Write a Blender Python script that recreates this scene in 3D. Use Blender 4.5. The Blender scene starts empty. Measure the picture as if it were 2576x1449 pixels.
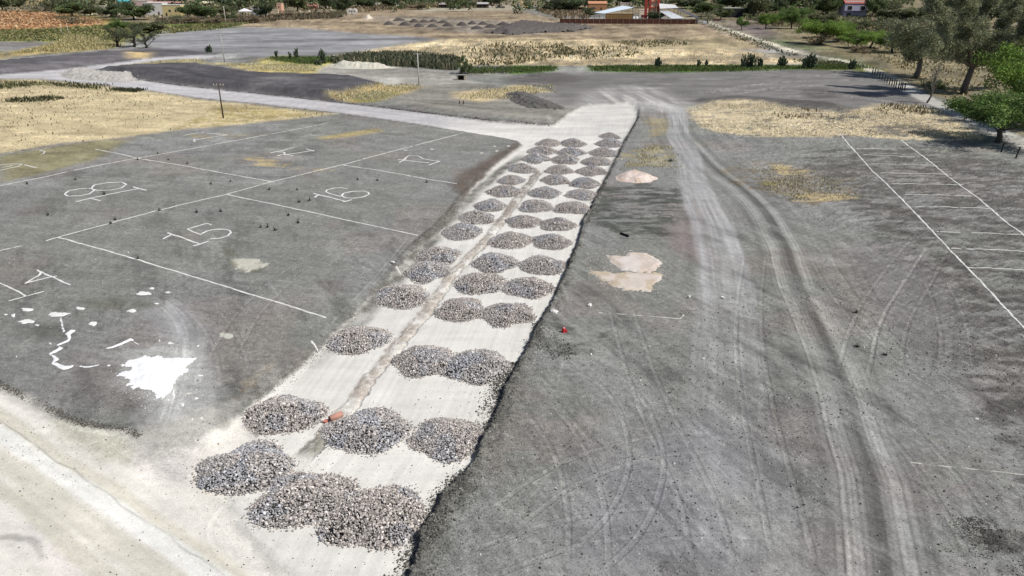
import bpy, math, random
import numpy as np
random.seed(7); RNG = np.random.default_rng(11)
C = bpy.context.scene.collection
SC = bpy.context.scene
# ---------------------------------------------------------------- camera model (photo read on a 2576 x 1449 grid)
F, CX, CY, H = 1850.0, 1288.0, 724.5, 25.0
TH = math.radians(22.97); CT, ST = math.cos(TH), math.sin(TH)
K = 1.12          # light on level ground, used to turn photographed tones into albedo
def ray(x, y):
    a, b = (x-CX)/F, (CY-y)/F
    return a, CT + b*ST, -ST + b*CT
def P(x, y, z=0.0):
    a, b, c = ray(x, y); t = (z-H)/c
    return (a*t, b*t)
def P3(x, y, z=0.0):
    p = P(x, y, z); return (p[0], p[1], z)
def PY(x, y, Y):
    a, b, c = ray(x, y); t = Y/b
    return (a*t, Y, H + c*t)
def depth(X, Y, Z=0.0): return Y*CT + (H-Z)*ST
def mpp(x, y): X, Y = P(x, y); return depth(X, Y)/F
def srgb(c):
    c = np.asarray(c, float)/255.0
    return np.where(c <= .04045, c/12.92, ((c+.055)/1.055)**2.4)
def alb(c, k=None): return np.clip(srgb(c)/(k or K), 0.004, .93)

# ---------------------------------------------------------------- noise
def _h(ix, iy, s):
    n = (ix*374761393 + iy*668265263 + s*974634777) & 0xffffffff
    n = ((n ^ (n >> 13))*1274126177) & 0xffffffff
    n = (n ^ (n >> 16))
    return (n & 0xffff)/65535.0
def vn(x, y, s=0):
    x = np.asarray(x, float); y = np.asarray(y, float)
    fx, fy = np.floor(x), np.floor(y)
    ix, iy = fx.astype(np.int64), fy.astype(np.int64)
    u, v = x-fx, y-fy
    u = u*u*(3-2*u); v = v*v*(3-2*v)
    a, b, c, d = _h(ix, iy, s), _h(ix+1, iy, s), _h(ix, iy+1, s), _h(ix+1, iy+1, s)
    return (a*(1-u)+b*u)*(1-v) + (c*(1-u)+d*u)*v
def fbm(x, y, s=0, o=4, g=.5):
    r = 0; a = 1; t = 0
    for k in range(o):
        r = r + a*vn(x*2**k+17.3*k, y*2**k-9.1*k, s+k*7); t += a; a *= g
    return r/t*2-1          # about -1..1
def sst(a, b, x):
    t = np.clip((x-a)/(b-a), 0, 1); return t*t*(3-2*t)

# ---------------------------------------------------------------- polygon / polyline distance (world metres)
def poly_sd(pts, X, Y):
    """signed distance, positive inside"""
    n = len(pts); d2 = np.full(X.shape, 1e18); ins = np.zeros(X.shape, bool)
    for i in range(n):
        ax, ay = pts[i]; bx, by = pts[(i+1) % n]
        ex, ey = bx-ax, by-ay; L = ex*ex+ey*ey+1e-12
        t = np.clip(((X-ax)*ex+(Y-ay)*ey)/L, 0, 1)
        dx, dy = X-ax-t*ex, Y-ay-t*ey
        d2 = np.minimum(d2, dx*dx+dy*dy)
        if ay != by:
            c = ((ay > Y) != (by > Y)) & (X < (bx-ax)*(Y-ay)/(by-ay)+ax)
            ins ^= c
    d = np.sqrt(d2)
    return np.where(ins, d, -d)
def line_dist(pts, X, Y):
    """lateral signed distance and arc length to a polyline"""
    best = np.full(X.shape, 1e18); lat = np.zeros(X.shape); arc = np.zeros(X.shape); s = 0
    for i in range(len(pts)-1):
        ax, ay = pts[i]; bx, by = pts[i+1]; ex, ey = bx-ax, by-ay; L = math.hypot(ex, ey)+1e-9
        t = np.clip(((X-ax)*ex+(Y-ay)*ey)/(L*L), 0, 1)
        dx, dy = X-ax-t*ex, Y-ay-t*ey; d = dx*dx+dy*dy
        m = d < best
        best = np.where(m, d, best)
        sg = np.sign((X-ax)*ey-(Y-ay)*ex)
        lat = np.where(m, sg*np.sqrt(d), lat); arc = np.where(m, s+t*L, arc); s += L
    return lat, arc
def smooth_pts(pts, it=2):
    for _ in range(it):
        q = [pts[0]]
        for a, b in zip(pts[:-1], pts[1:]):
            q.append((a[0]*.75+b[0]*.25, a[1]*.75+b[1]*.25)); q.append((a[0]*.25+b[0]*.75, a[1]*.25+b[1]*.75))
        q.append(pts[-1]); pts = q
    return pts

# ---------------------------------------------------------------- materials
def newmat(name):
    m = bpy.data.materials.new(name); m.use_nodes = True
    nt = m.node_tree; b = nt.nodes['Principled BSDF']; return m, nt, b
def N(nt, t, **kw):
    n = nt.nodes.new(t)
    for k, v in kw.items(): setattr(n, k, v)
    return n
def attr_mat(name, rough=.9, nscale=6.0, namp=.25, bump=.0, bscale=20.0, bdist=.03, spec=.2, transl=0.0, metal=0.0):
    m, nt, b = newmat(name)
    at = N(nt, 'ShaderNodeAttribute', attribute_name='Col')
    tc = N(nt, 'ShaderNodeTexCoord')
    nz = N(nt, 'ShaderNodeTexNoise'); nz.inputs['Scale'].default_value = nscale; nz.inputs['Detail'].default_value = 5; nz.inputs['Roughness'].default_value = .65
    nt.links.new(tc.outputs['Object'], nz.inputs['Vector'])
    mr = N(nt, 'ShaderNodeMapRange'); mr.inputs['From Min'].default_value = .25; mr.inputs['From Max'].default_value = .75
    mr.inputs['To Min'].default_value = 1-namp; mr.inputs['To Max'].default_value = 1+namp
    nt.links.new(nz.outputs['Fac'], mr.inputs['Value'])
    vm = N(nt, 'ShaderNodeVectorMath', operation='SCALE')
    nt.links.new(at.outputs['Color'], vm.inputs[0]); nt.links.new(mr.outputs[0], vm.inputs['Scale'])
    nt.links.new(vm.outputs[0], b.inputs['Base Color'])
    b.inputs['Roughness'].default_value = rough; b.inputs['Specular IOR Level'].default_value = spec; b.inputs['Metallic'].default_value = metal
    if bump > 0:
        n2 = N(nt, 'ShaderNodeTexNoise'); n2.inputs['Scale'].default_value = bscale; n2.inputs['Detail'].default_value = 4
        nt.links.new(tc.outputs['Object'], n2.inputs['Vector'])
        bp = N(nt, 'ShaderNodeBump'); bp.inputs['Strength'].default_value = bump; bp.inputs['Distance'].default_value = bdist
        nt.links.new(n2.outputs['Fac'], bp.inputs['Height']); nt.links.new(bp.outputs[0], b.inputs['Normal'])
    if transl > 0:
        tr = N(nt, 'ShaderNodeBsdfTranslucent'); nt.links.new(vm.outputs[0], tr.inputs['Color'])
        mx = N(nt, 'ShaderNodeMixShader'); mx.inputs[0].default_value = transl
        nt.links.new(b.outputs[0], mx.inputs[1]); nt.links.new(tr.outputs[0], mx.inputs[2])
        nt.links.new(mx.outputs[0], nt.nodes['Material Output'].inputs['Surface'])
    return m
def ground_mat():
    """Col rgb = soil colour; alpha = how coarse and mottled the surface is"""
    m, nt, b = newmat('soil_surface')
    at = N(nt, 'ShaderNodeAttribute', attribute_name='Col'); tc = N(nt, 'ShaderNodeTexCoord')
    def nz(scale, det, ro):
        n = N(nt, 'ShaderNodeTexNoise'); n.inputs['Scale'].default_value = scale; n.inputs['Detail'].default_value = det
        n.inputs['Roughness'].default_value = ro; nt.links.new(tc.outputs['Object'], n.inputs['Vector']); return n.outputs['Fac']
    def mth(op, a, b_, c=None):
        n = N(nt, 'ShaderNodeMath', operation=op)
        for i, v in enumerate((a, b_, c)):
            if v is None: continue
            if isinstance(v, (int, float)): n.inputs[i].default_value = v
            else: nt.links.new(v, n.inputs[i])
        return n.outputs[0]
    a = nz(2.4, 6, .75); f = nz(9.0, 5, .8); g = nz(34.0, 3, .75)
    s = mth('ADD', mth('MULTIPLY', mth('SUBTRACT', a, .5), 3.6), mth('MULTIPLY', mth('SUBTRACT', f, .5), 6.5))
    s = mth('ADD', s, mth('MULTIPLY', mth('SUBTRACT', g, .5), 4.0))
    s = mth('MULTIPLY_ADD', s, at.outputs['Alpha'], 1.0)
    s = mth('MAXIMUM', s, .3)
    vm = N(nt, 'ShaderNodeVectorMath', operation='SCALE'); nt.links.new(at.outputs['Color'], vm.inputs[0]); nt.links.new(s, vm.inputs['Scale'])
    # pebbles: small pale and dark grains
    vo = N(nt, 'ShaderNodeTexVoronoi'); vo.inputs['Scale'].default_value = 4.5; nt.links.new(tc.outputs['Object'], vo.inputs['Vector'])
    pb = mth('LESS_THAN', vo.outputs['Distance'], .11)
    sel = N(nt, 'ShaderNodeSeparateColor'); nt.links.new(vo.outputs['Color'], sel.inputs[0])
    pick = mth('GREATER_THAN', sel.outputs[0], .78)
    k = mth('MULTIPLY', mth('MULTIPLY', pb, pick), mth('MINIMUM', mth('MULTIPLY', at.outputs['Alpha'], 2.5), 1.0))
    pv = mth('MULTIPLY_ADD', sel.outputs[1], .9, .55)
    pc = N(nt, 'ShaderNodeVectorMath', operation='SCALE'); nt.links.new(vm.outputs[0], pc.inputs[0]); nt.links.new(pv, pc.inputs['Scale'])
    mx = N(nt, 'ShaderNodeMix', data_type='RGBA'); nt.links.new(k, mx.inputs[0]); nt.links.new(vm.outputs[0], mx.inputs[6]); nt.links.new(pc.outputs[0], mx.inputs[7])
    nt.links.new(mx.outputs[2], b.inputs['Base Color'])
    b.inputs['Roughness'].default_value = .95; b.inputs['Specular IOR Level'].default_value = .12
    bp = N(nt, 'ShaderNodeBump'); bp.inputs['Distance'].default_value = .10
    nt.links.new(mth('ADD', f, mth('MULTIPLY', g, .35)), bp.inputs['Height'])
    nt.links.new(mth('MINIMUM', mth('MULTIPLY_ADD', at.outputs['Alpha'], 1.5, .06), 1.0), bp.inputs['Strength'])
    nt.links.new(bp.outputs[0], b.inputs['Normal'])
    return m
M_GROUND = ground_mat()
M_ROCK = attr_mat('rough_stone', .85, 9, .2, .3, 30, .02)
M_SOIL = attr_mat('loose_soil', .95, 5, .35, .6, 12, .08)
M_LIME = attr_mat('powdered_lime', .95, 7, .08, .2, 14, .02)
M_LEAF = attr_mat('foliage', .6, .8, .25, transl=.38, spec=.3)
M_BARK = attr_mat('bark', .9, 5, .35, .5, 14, .05)
M_PLASTER = attr_mat('plaster', .85, .7, .14, .15, 10, .02)
M_METAL = attr_mat('corrugated_sheet', .5, .6, .12, spec=.4)
M_GLASS = attr_mat('window_pane', .15, 1, .05, spec=.6)
M_PAINT = attr_mat('vehicle_paint', .35, 1.5, .08, spec=.5)
M_CONC = attr_mat('concrete', .85, 3, .15, .2, 15, .02)
M_TYRE = attr_mat('rubber', .8, 4, .1)
M_STRAW = attr_mat('dry_straw', .85, 3, .3, transl=.15)

# ---------------------------------------------------------------- mesh building
class MB:
    def __init__(s): s.v = []; s.f = []; s.c = []; s.n = 0
    def add(s, v, f, col=(.5, .5, .5)):
        v = np.asarray(v, float).reshape(-1, 3); c = np.asarray(col, float)
        if c.ndim == 1: c = np.tile(c[:3], (len(v), 1))
        s.v.append(v); s.c.append(c[:, :3])
        if isinstance(f, np.ndarray): s.f.append(f+s.n)
        else:
            by = {}
            for q in f: by.setdefault(len(q), []).append(q)
            for k, q in by.items(): s.f.append(np.array(q, int)+s.n)
        s.n += len(v)
    def box(s, c, sz, col, rz=0.0, top=1.0):
        x, y, z = sz[0]/2, sz[1]/2, sz[2]/2
        v = np.array([(i*x*(top if k > 0 else 1), j*y*(top if k > 0 else 1), k*z) for k in (-1, 1) for j in (-1, 1) for i in (-1, 1)], float)
        cs, sn = math.cos(rz), math.sin(rz)
        v = np.c_[v[:, 0]*cs-v[:, 1]*sn, v[:, 0]*sn+v[:, 1]*cs, v[:, 2]] + np.array(c)
        s.add(v, [(0, 2, 3, 1), (4, 5, 7, 6), (0, 1, 5, 4), (2, 6, 7, 3), (0, 4, 6, 2), (1, 3, 7, 5)], col)
    def tube(s, pts, rad, col, k=7, cap=True):
        pts = [np.array(p, float) for p in pts]; n = len(pts); V = []
        for i, p in enumerate(pts):
            d = pts[min(i+1, n-1)]-pts[max(i-1, 0)]; d /= np.linalg.norm(d)+1e-9
            a = np.cross(d, (0, 0, 1) if abs(d[2]) < .9 else (1, 0, 0)); a /= np.linalg.norm(a); b = np.cross(d, a)
            for j in range(k):
                t = 2*math.pi*j/k; V.append(p+(a*math.cos(t)+b*math.sin(t))*rad[i])
        Fc = [(i*k+j, i*k+(j+1) % k, (i+1)*k+(j+1) % k, (i+1)*k+j) for i in range(n-1) for j in range(k)]
        if cap: Fc += [tuple(range(k-1, -1, -1)), tuple((n-1)*k+j for j in range(k))]
        s.add(V, Fc, col)
    def prism(s, outline, z0, z1, col):
        n = len(outline)
        V = [(x, y, z0) for x, y in outline]+[(x, y, z1) for x, y in outline]
        s.add(V, [tuple(range(n-1, -1, -1)), tuple(range(n, 2*n))]+[(i, (i+1) % n, n+(i+1) % n, n+i) for i in range(n)], col)
    def mesh(s, name, smooth=False):
        v = np.concatenate(s.v); c = np.concatenate(s.c)
        me = bpy.data.meshes.new(name)
        me.vertices.add(len(v)); me.vertices.foreach_set('co', v.astype(np.float32).ravel())
        tot = np.concatenate([np.full(len(f), f.shape[1]) for f in s.f]); idx = np.concatenate([f.ravel() for f in s.f])
        me.loops.add(len(idx)); me.loops.foreach_set('vertex_index', idx.astype(np.int32))
        me.polygons.add(len(tot)); st = np.concatenate([[0], np.cumsum(tot)[:-1]])
        me.polygons.foreach_set('loop_start', st.astype(np.int32)); me.polygons.foreach_set('loop_total', tot.astype(np.int32))
        me.update(calc_edges=True)
        at = me.color_attributes.new('Col', 'FLOAT_COLOR', 'POINT')
        at.data.foreach_set('color', np.c_[c, np.ones(len(c))].astype(np.float32).ravel())
        me.polygons.foreach_set('use_smooth', np.full(len(tot), smooth)); return me
    def build(s, name, mat, parent=None, smooth=False, origin=None):
        if origin is not None:
            s.v = [a-np.array(origin) for a in s.v]
        me = s.mesh(name, smooth); me.materials.append(mat)
        o = bpy.data.objects.new(name, me); C.objects.link(o)
        if parent: o.parent = parent
        if origin is not None: o.location = origin
        return o
def tag(o, label=None, cat=None, group=None, kind=None):
    if label: o['label'] = label
    if cat: o['category'] = cat
    if group: o['group'] = group
    if kind: o['kind'] = kind
    return o
def empty(name, loc, rz=0.0):
    e = bpy.data.objects.new(name, None); C.objects.link(e); e.location = loc; e.rotation_euler = (0, 0, rz); e.empty_display_size = .5
    return e
ORD = ['zeroth', 'nearest', 'second', 'third', 'fourth', 'fifth', 'sixth', 'seventh', 'eighth', 'ninth', 'tenth', 'eleventh', 'twelfth', 'thirteenth', 'fourteenth', 'fifteenth', 'sixteenth', 'seventeenth', 'eighteenth']
# ---------------------------------------------------------------- the ground: one sheet to the horizon, cut into its surfaces
def W(pts, ox=0.0, oy=0.0, s=1.0): return [P(ox+x*s, oy+y*s) for x, y in pts]
STRIP = W([(1610, 262), (1605, 295), (1576, 343), (1540, 422), (1494, 520), (1474, 549), (1465, 591), (1427, 678), (1389, 757), (1363, 800), (1320, 890), (1288, 942), (1240, 1060), (1190, 1165),
           (1119, 1242), (1064, 1337), (1034, 1447), (1015, 1560), (300, 1700), (-400, 1500), (-400, 800), (0, 975), (60, 1005), (110, 1030), (160, 1058), (215, 1075), (300, 1082), (350, 1105), (440, 1118), (520, 1090), (560, 1055), (610, 1008),
           (719, 925), (790, 862), (850, 800), (905, 750), (976, 672), (1014, 632), (1054, 596), (1114, 549), (1150, 500), (1190, 455), (1260, 400), (1310, 362), (1300, 352), (1244, 342), (1044, 312), (844, 284), (644, 260), (500, 246), (350, 226), (250, 213), (100, 198), (0, 198), (-120, 202),
           (-120, 193), (0, 187), (150, 175), (245, 163), (330, 152), (400, 144), (500, 138), (560, 140), (520, 147), (420, 150), (345, 160), (250, 173), (235, 178), (345, 200), (500, 220), (644, 234), (894, 262), (1144, 292), (1288, 306), (1388, 312), (1423, 283), (1463, 264), (1530, 258), (1588, 256)])
# painted order matters; each: polygon (photo grid), tone, mottling, edge softness (m), edge raggedness (m)
FORE = [(-400, 800), (0, 975), (60, 1005), (110, 1030), (160, 1058), (215, 1075), (300, 1082), (350, 1105), (440, 1118), (520, 1090), (600, 1040), (640, 1080), (560, 1180), (600, 1290), (740, 1449), (800, 1700), (-400, 1700)]
LAYERS = [
 # far country
 ([(-900, -40), (3500, -40), (3500, 130), (2576, 160), (2200, 150), (2010, 128), (1790, 52), (1400, 24), (1100, 22), (700, 60), (380, 80), (-900, 110)], (140, 128, 100), .5, 8, 10),
 ([(-400, 40), (200, 33), (300, 50), (430, 62), (330, 110), (-400, 110)], (128, 128, 76), .5, 2, 5),
 ([(-400, 26), (120, 27), (160, 33), (230, 45), (258, 50), (256, 62), (190, 66), (100, 71), (0, 75), (-400, 80)], (168, 122, 78), .35, 1.5, 3),
 ([(-400, 104), (0, 105), (70, 106), (130, 112), (60, 124), (-400, 130)], (128, 124, 122), .15, 1, 2),
 ([(60, 124), (150, 105), (160, 92), (185, 88), (210, 103), (290, 112), (285, 122), (160, 133), (60, 140), (0, 150), (-100, 150), (-50, 138)], (190, 172, 118), .45, 1, 2.5),
 ([(400, 60), (560, 50), (700, 62), (560, 72), (430, 80)], (100, 118, 58), .5, 2, 4),
 ([(560, 66), (700, 50), (930, 28), (1060, 20), (1240, 14), (1410, 48), (1770, 58), (1880, 95), (1932, 125), (1600, 118), (1290, 98), (1150, 100), (1075, 96), (900, 86), (740, 72)], (158, 142, 118), .35, 2, 4),
 ([(930, 42), (1100, 40), (1260, 52), (1400, 58), (1500, 72), (1350, 88), (1230, 86), (1100, 74), (960, 55)], (138, 130, 118), .4, 3, 6),
 ([(1060, 20), (1250, 12), (1420, 24), (1240, 26), (1050, 30)], (176, 168, 148), .2, 3, 4),
 ([(362, 96), (420, 84), (500, 75), (600, 70), (740, 70), (900, 84), (1020, 90), (1085, 96), (1040, 105), (900, 125), (800, 141), (690, 145), (560, 133), (470, 130), (400, 122), (375, 112)], (146, 146, 147), .06, .8, 1.2),
 ([(840, 139), (930, 125), (1050, 107), (1130, 97), (1290, 93), (1500, 99), (1640, 118), (1800, 118), (1932, 135), (2020, 143), (2015, 160), (1780, 164), (1500, 165), (1288, 165), (1100, 165), (830, 160)], (202, 184, 148), .5, 1, 2),
 ([(1500, 104), (1660, 100), (1780, 90), (1870, 100), (1900, 118), (1780, 124), (1640, 122)], (160, 148, 118), .4, 2, 4),
 ([(1700, 140), (1932, 140), (1932, 152), (1700, 152)], (172, 158, 130), .3, 1.5, 3),
 # right scrub
 ([(1800, 60), (1950, 60), (2150, 100), (2600, 150), (3300, 160), (3300, 420), (2576, 352), (2400, 262), (2260, 195), (2060, 135)], (140, 130, 102), .55, 2, 3),
 ([(1830, 55), (1920, 52), (1950, 80), (1935, 100), (1860, 78)], (122, 112, 108), .15, 1.5, 2),
 ([(2010, 135), (2100, 138), (2200, 160), (2160, 162), (2060, 152)], (120, 122, 92), .5, 1.5, 3),
 ([(1932, 92), (2040, 112), (2110, 128), (2020, 126), (1940, 112)], (104, 112, 84), .4, 1.5, 2),
 # verge
 ([(640, 152), (690, 140), (760, 141), (850, 142), (900, 160), (830, 178), (760, 184), (644, 182)], (176, 166, 104), .5, .6, 1.2),
 ([(500, 158), (644, 160), (800, 178), (790, 190), (644, 184), (560, 164), (480, 160)], (196, 180, 122), .5, .6, 1),
 ([(682, 142), (760, 141), (850, 142), (860, 152), (780, 162), (690, 153)], (72, 98, 46), .5, .6, 1),
 ([(1280, 165), (1400, 165), (1400, 178), (1340, 185), (1280, 187)], (92, 122, 52), .5, .5, 1),
 ([(1478, 166), (1700, 163), (2140, 164), (2150, 172), (1700, 183), (1560, 182), (1490, 180)], (86, 112, 50), .5, .5, 1),
 ([(2020, 160), (2180, 160), (2240, 180), (2140, 180), (2030, 175)], (112, 118, 62), .5, .8, 1.5),
 # dark platforms left
 ([(-400, 165), (0, 152), (160, 140), (280, 128), (380, 120), (480, 128), (540, 134), (500, 139), (400, 145), (245, 165), (150, 177), (0, 188), (-400, 205)], (112, 109, 111), .15, .6, 1),
 ([(322, 130), (380, 132), (376, 146), (330, 146)], (206, 182, 135), .3, .5, .8),
 ([(280, 165), (345, 158), (420, 150), (500, 146), (500, 162), (400, 168), (300, 172)], (188, 176, 134), .45, .5, 1),
 ([(235, 175), (300, 172), (420, 165), (500, 161), (644, 185), (894, 192), (960, 204), (998, 221), (860, 236), (820, 240), (890, 256), (1144, 287), (1388, 311), (1288, 305), (894, 260), (644, 232), (500, 219), (345, 199)], (94, 92, 94), .2, .4, .7),
 ([(644, 206), (720, 200), (780, 208), (740, 222), (644, 226)], (120, 117, 118), .15, 1.5, 1),
 ([(794, 176), (839, 160), (894, 160), (1000, 168), (1144, 180), (1170, 198), (1240, 214), (1130, 222), (1069, 216), (969, 218), (930, 205), (894, 194), (819, 188)], (168, 165, 156), .15, .6, 1),
 ([(820, 168), (840, 160), (894, 161), (960, 166), (1010, 172), (900, 170)], (206, 203, 188), .12, .5, .8),
 ([(940, 196), (1010, 198), (1000, 216), (970, 218)], (200, 197, 188), .12, .6, .8),
 ([(819, 241), (919, 226), (1019, 212), (1069, 217), (1120, 220), (1090, 232), (994, 241), (944, 255), (894, 258), (850, 252)], (196, 175, 122), .5, .5, .8),
 ([(880, 245), (940, 232), (1010, 230), (1000, 240), (940, 256), (890, 256)], (142, 136, 82), .5, .6, .8),
 ([(1069, 217), (1240, 214), (1300, 240), (1400, 262), (1440, 275), (1388, 308), (1288, 300), (1144, 285), (1000, 262), (960, 252), (1000, 240)], (146, 143, 134), .2, 1, 1),
 ([(1140, 232), (1200, 226), (1290, 222), (1290, 240), (1210, 256), (1150, 248)], (204, 186, 148), .35, .8, 1.2),
 ([(1270, 218), (1330, 211), (1400, 213), (1395, 232), (1300, 232)], (214, 194, 150), .35, .6, 1),
 # right mid compacted lot
 ([(1390, 188), (1500, 182), (1700, 184), (2140, 176), (2250, 215), (2340, 262), (2200, 262), (2140, 282), (1932, 256), (1770, 262), (1640, 262), (1400, 262), (1400, 236), (1290, 205)], (128, 126, 123), .12, 1, 1),
 ([(1288, 190), (1420, 182), (1490, 200), (1400, 214), (1288, 208)], (112, 108, 106), .2, 1, 1),
 ([(1740, 252), (1850, 240), (2100, 258), (2150, 280), (1932, 262), (1800, 262)], (100, 97, 94), .25, .8, 1),
 ([(1745, 268), (1790, 258), (1860, 255), (1932, 262), (2080, 276), (2140, 284), (2200, 262), (2300, 262), (2370, 278), (2440, 318), (2480, 350), (2350, 352), (2140, 345), (2000, 350), (1850, 340), (1760, 322), (1735, 290)], (214, 199, 166), .41, .8, 3.0),
 ([(2080, 290), (2160, 286), (2190, 300), (2110, 312), (2070, 305)], (120, 116, 110), .4, .8, 1.6),
 ([(2180, 318), (2330, 305), (2380, 330), (2260, 345), (2170, 338)], (134, 128, 118), .4, 1, 1.8),
 ([(1880, 300), (1960, 296), (2000, 318), (1920, 330)], (150, 140, 120), .4, 1, 1.4),
 ([(2020, 226), (2080, 222), (2120, 240), (2060, 248), (2020, 242)], (102, 99, 96), .3, 1, 1.5),
 # left stubble field
 ([(-400, 190), (0, 200), (100, 200), (250, 215), (350, 228), (500, 248), (644, 262), (760, 277), (840, 287), (760, 296), (640, 307), (450, 327), (300, 347), (140, 364), (0, 389), (-500, 470)], (210, 194, 156), .39, .5, 1.4),
 ([(560, 262), (700, 274), (840, 288), (700, 300), (540, 318), (420, 330), (500, 290)], (184, 168, 120), .5, 1.2, .8),
 ([(-300, 196), (0, 203), (110, 206), (250, 219), (240, 226), (110, 214), (0, 222), (-300, 220)], (124, 122, 78), .6, .5, .8),
 # fill soil tone shifts
 ([(0, 395), (150, 370), (260, 352), (330, 350), (250, 400), (100, 440), (0, 460)], (148, 142, 112), .3, 1, 1.2),
 ([(600, 400), (650, 392), (700, 402), (740, 412), (800, 425), (860, 430), (800, 436), (700, 424), (640, 416)], (186, 170, 132), .4, .4, .8),
 ([(460, 340), (560, 330), (640, 338), (560, 350), (470, 350)], (150, 140, 112), .4, 1, .8),
 ([(800, 345), (940, 325), (960, 332), (880, 345), (820, 350)], (180, 165, 122), .3, .6, .8),
 ([(1160, 440), (1240, 395), (1300, 362), (1340, 380), (1250, 450), (1170, 500), (1140, 470)], (112, 102, 94), .3, .8, .8),
 ([(1540, 380), (1640, 362), (1700, 370), (1712, 425), (1640, 430), (1560, 428)], (160, 152, 126), .5, 1.6, 2.0),
 ([(1600, 300), (1680, 290), (1700, 340), (1620, 350)], (160, 150, 124), .4, 1.6, 2.0),
 ([(1500, 468), (1560, 455), (1720, 470), (1725, 560), (1700, 590), (1560, 590), (1480, 560)], (98, 100, 93), .42, 1.2, 1.6),
 ([(1680, 560), (1760, 540), (1790, 640), (1740, 660), (1690, 620)], (140, 132, 128), .3, 1.2, 1),
 ([(1800, 430), (1900, 400), (2050, 415), (2180, 430), (2190, 505), (2050, 520), (1950, 500), (1850, 470)], (134, 126, 112), .45, 1, 1),
 ([(1930, 415), (2000, 412), (2060, 430), (2040, 445), (1960, 445)], (188, 172, 134), .5, .6, .9),
 ([(1975, 488), (2060, 484), (2180, 494), (2176, 508), (2060, 508), (1990, 506)], (194, 176, 136), .5, .4, .9),
 ([(1920, 450), (1970, 455), (1960, 480), (1920, 470)], (146, 138, 92), .5, .5, .7),
 ([(2050, 372), (2320, 360), (2560, 400), (3200, 500), (3200, 1700), (2700, 1449), (2450, 1130), (2380, 900), (2280, 720), (2180, 560), (2000, 400)], (110, 108, 103), .55, 2.5, 1.5),
 ([(2150, 620), (2300, 620), (2420, 800), (2410, 900), (2300, 880), (2200, 760)], (128, 126, 124), .35, 2, 1.5),
 ([(2620, 1180), (2420, 1050), (2300, 1080), (2230, 1120), (2320, 1449), (2900, 1500)], (142, 142, 136), .42, 3, 1.5),
 ([(2440, 1310), (2520, 1290), (2580, 1330), (2700, 1449), (2500, 1449), (2440, 1380)], (104, 103, 98), .7, 1, .8),
 ([(1500, 1130), (1760, 1080), (1900, 1180), (1850, 1449), (1500, 1500), (1380, 1449)], (140, 140, 141), .3, 2.5, 1.5),
 ([(1300, 900), (1440, 880), (1500, 960), (1440, 1100), (1300, 1250), (1220, 1300), (1240, 1180)], (136, 136, 130), .4, 2, 1),
 ([(1340, 800), (1400, 790), (1480, 850), (1550, 810), (1560, 835), (1500, 870), (1520, 900), (1440, 900), (1380, 900), (1335, 860)], (104, 104, 99), .4, .6, .6),
 ([(1300, 892), (1330, 905), (1270, 1010), (1255, 1110), (1210, 1200), (1160, 1290), (1120, 1449), (1060, 1449), (1080, 1340), (1130, 1245), (1200, 1160), (1250, 1060)], (126, 126, 119), .6, .5, .5),
 ([(540, 590), (640, 655), (680, 668), (670, 690), (600, 682), (560, 664)], (124, 124, 112), .4, .6, .6),
 ([(585, 652), (640, 653), (666, 665), (650, 678), (610, 682), (590, 668)], (188, 186, 170), .3, .3, .4),
 ([(200, 750), (300, 745), (390, 760), (380, 776), (240, 775)], (116, 117, 108), .3, .8, .6),
 ([(50, 818), (130, 815), (150, 850), (90, 860), (50, 840)], (112, 112, 106), .3, .8, .6),
 ([(360, 780), (440, 760), (520, 850), (500, 960), (470, 1080), (380, 1110), (330, 1080), (400, 980), (420, 880)], (160, 160, 160), .2, 1.2, .8),
 ([(620, 1000), (700, 930), (760, 880), (700, 890), (600, 960), (560, 1010), (545, 1060)], (158, 150, 136), .5, .5, .7),
 # chalky ground
 ([(310, 880), (420, 870), (500, 905), (520, 960), (560, 1000), (500, 1060), (430, 1100), (350, 1080), (370, 1010), (300, 960), (290, 920)], (176, 176, 172), .3, 1.0, .9),
 (FORE, (229, 225, 215), .12, .5, .6),
 ([(130, 1045), (215, 1078), (300, 1085), (350, 1106), (330, 1160), (250, 1150), (150, 1095)], (206, 203, 186), .25, .6, .5),
 ([(340, 1100), (480, 1100), (470, 1180), (400, 1200), (330, 1150)], (208, 203, 198), .25, .8, .6),
 ([(300, 1090), (620, 1000), (560, 1060), (500, 1120), (380, 1150)], (190, 188, 180), .25, .8, .6),
]
ROADW = (226, 224, 217)
BANDS = [ # (line in photo grid, half width m, tone) on the chalky foreground road
 ([(-60, 1020), (60, 1092), (300, 1250), (620, 1480)], .75, (211, 207, 190)),
 ([(-60, 1060), (45, 1120), (170, 1190), (300, 1285), (430, 1370), (600, 1500)], .62, (240, 240, 234)),
 ([(-60, 1140), (60, 1190), (200, 1290), (420, 1449)], .8, (209, 205, 190)),
 ([(-60, 1210), (60, 1262), (200, 1370), (330, 1480)], .55, (214, 210, 194)),
 ([(-60, 1290), (60, 1350), (200, 1449)], .5, (228, 222, 216))]
BERM = smooth_pts(W([(1362, 412), (1349, 432), (1313, 474), (1286, 512), (1257, 552), (1220, 597), (1185, 630), (1147, 670), (1106, 720), (1064, 778), (1029, 818), (994, 864), (956, 904), (906, 962), (869, 1012), (835, 1050), (790, 1105), (750, 1150)]), 1)
T2 = smooth_pts(W([(1690, 262), (1712, 320), (1738, 362), (1790, 425), (1872, 478), (1922, 530), (1965, 600), (1995, 680), (2012, 725), (2045, 800), (2082, 875), (2112, 960), (2145, 1085), (2180, 1200), (2205, 1300), (2225, 1449), (2240, 1600)]), 2)
T1 = smooth_pts(W([(1640, 262), (1705, 268), (1700, 300), (1712, 350), (1738, 420), (1765, 500), (1798, 600), (1818, 700), (1828, 800), (1832, 950), (1850, 1100), (1880, 1300), (1900, 1500)]), 2)
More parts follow.
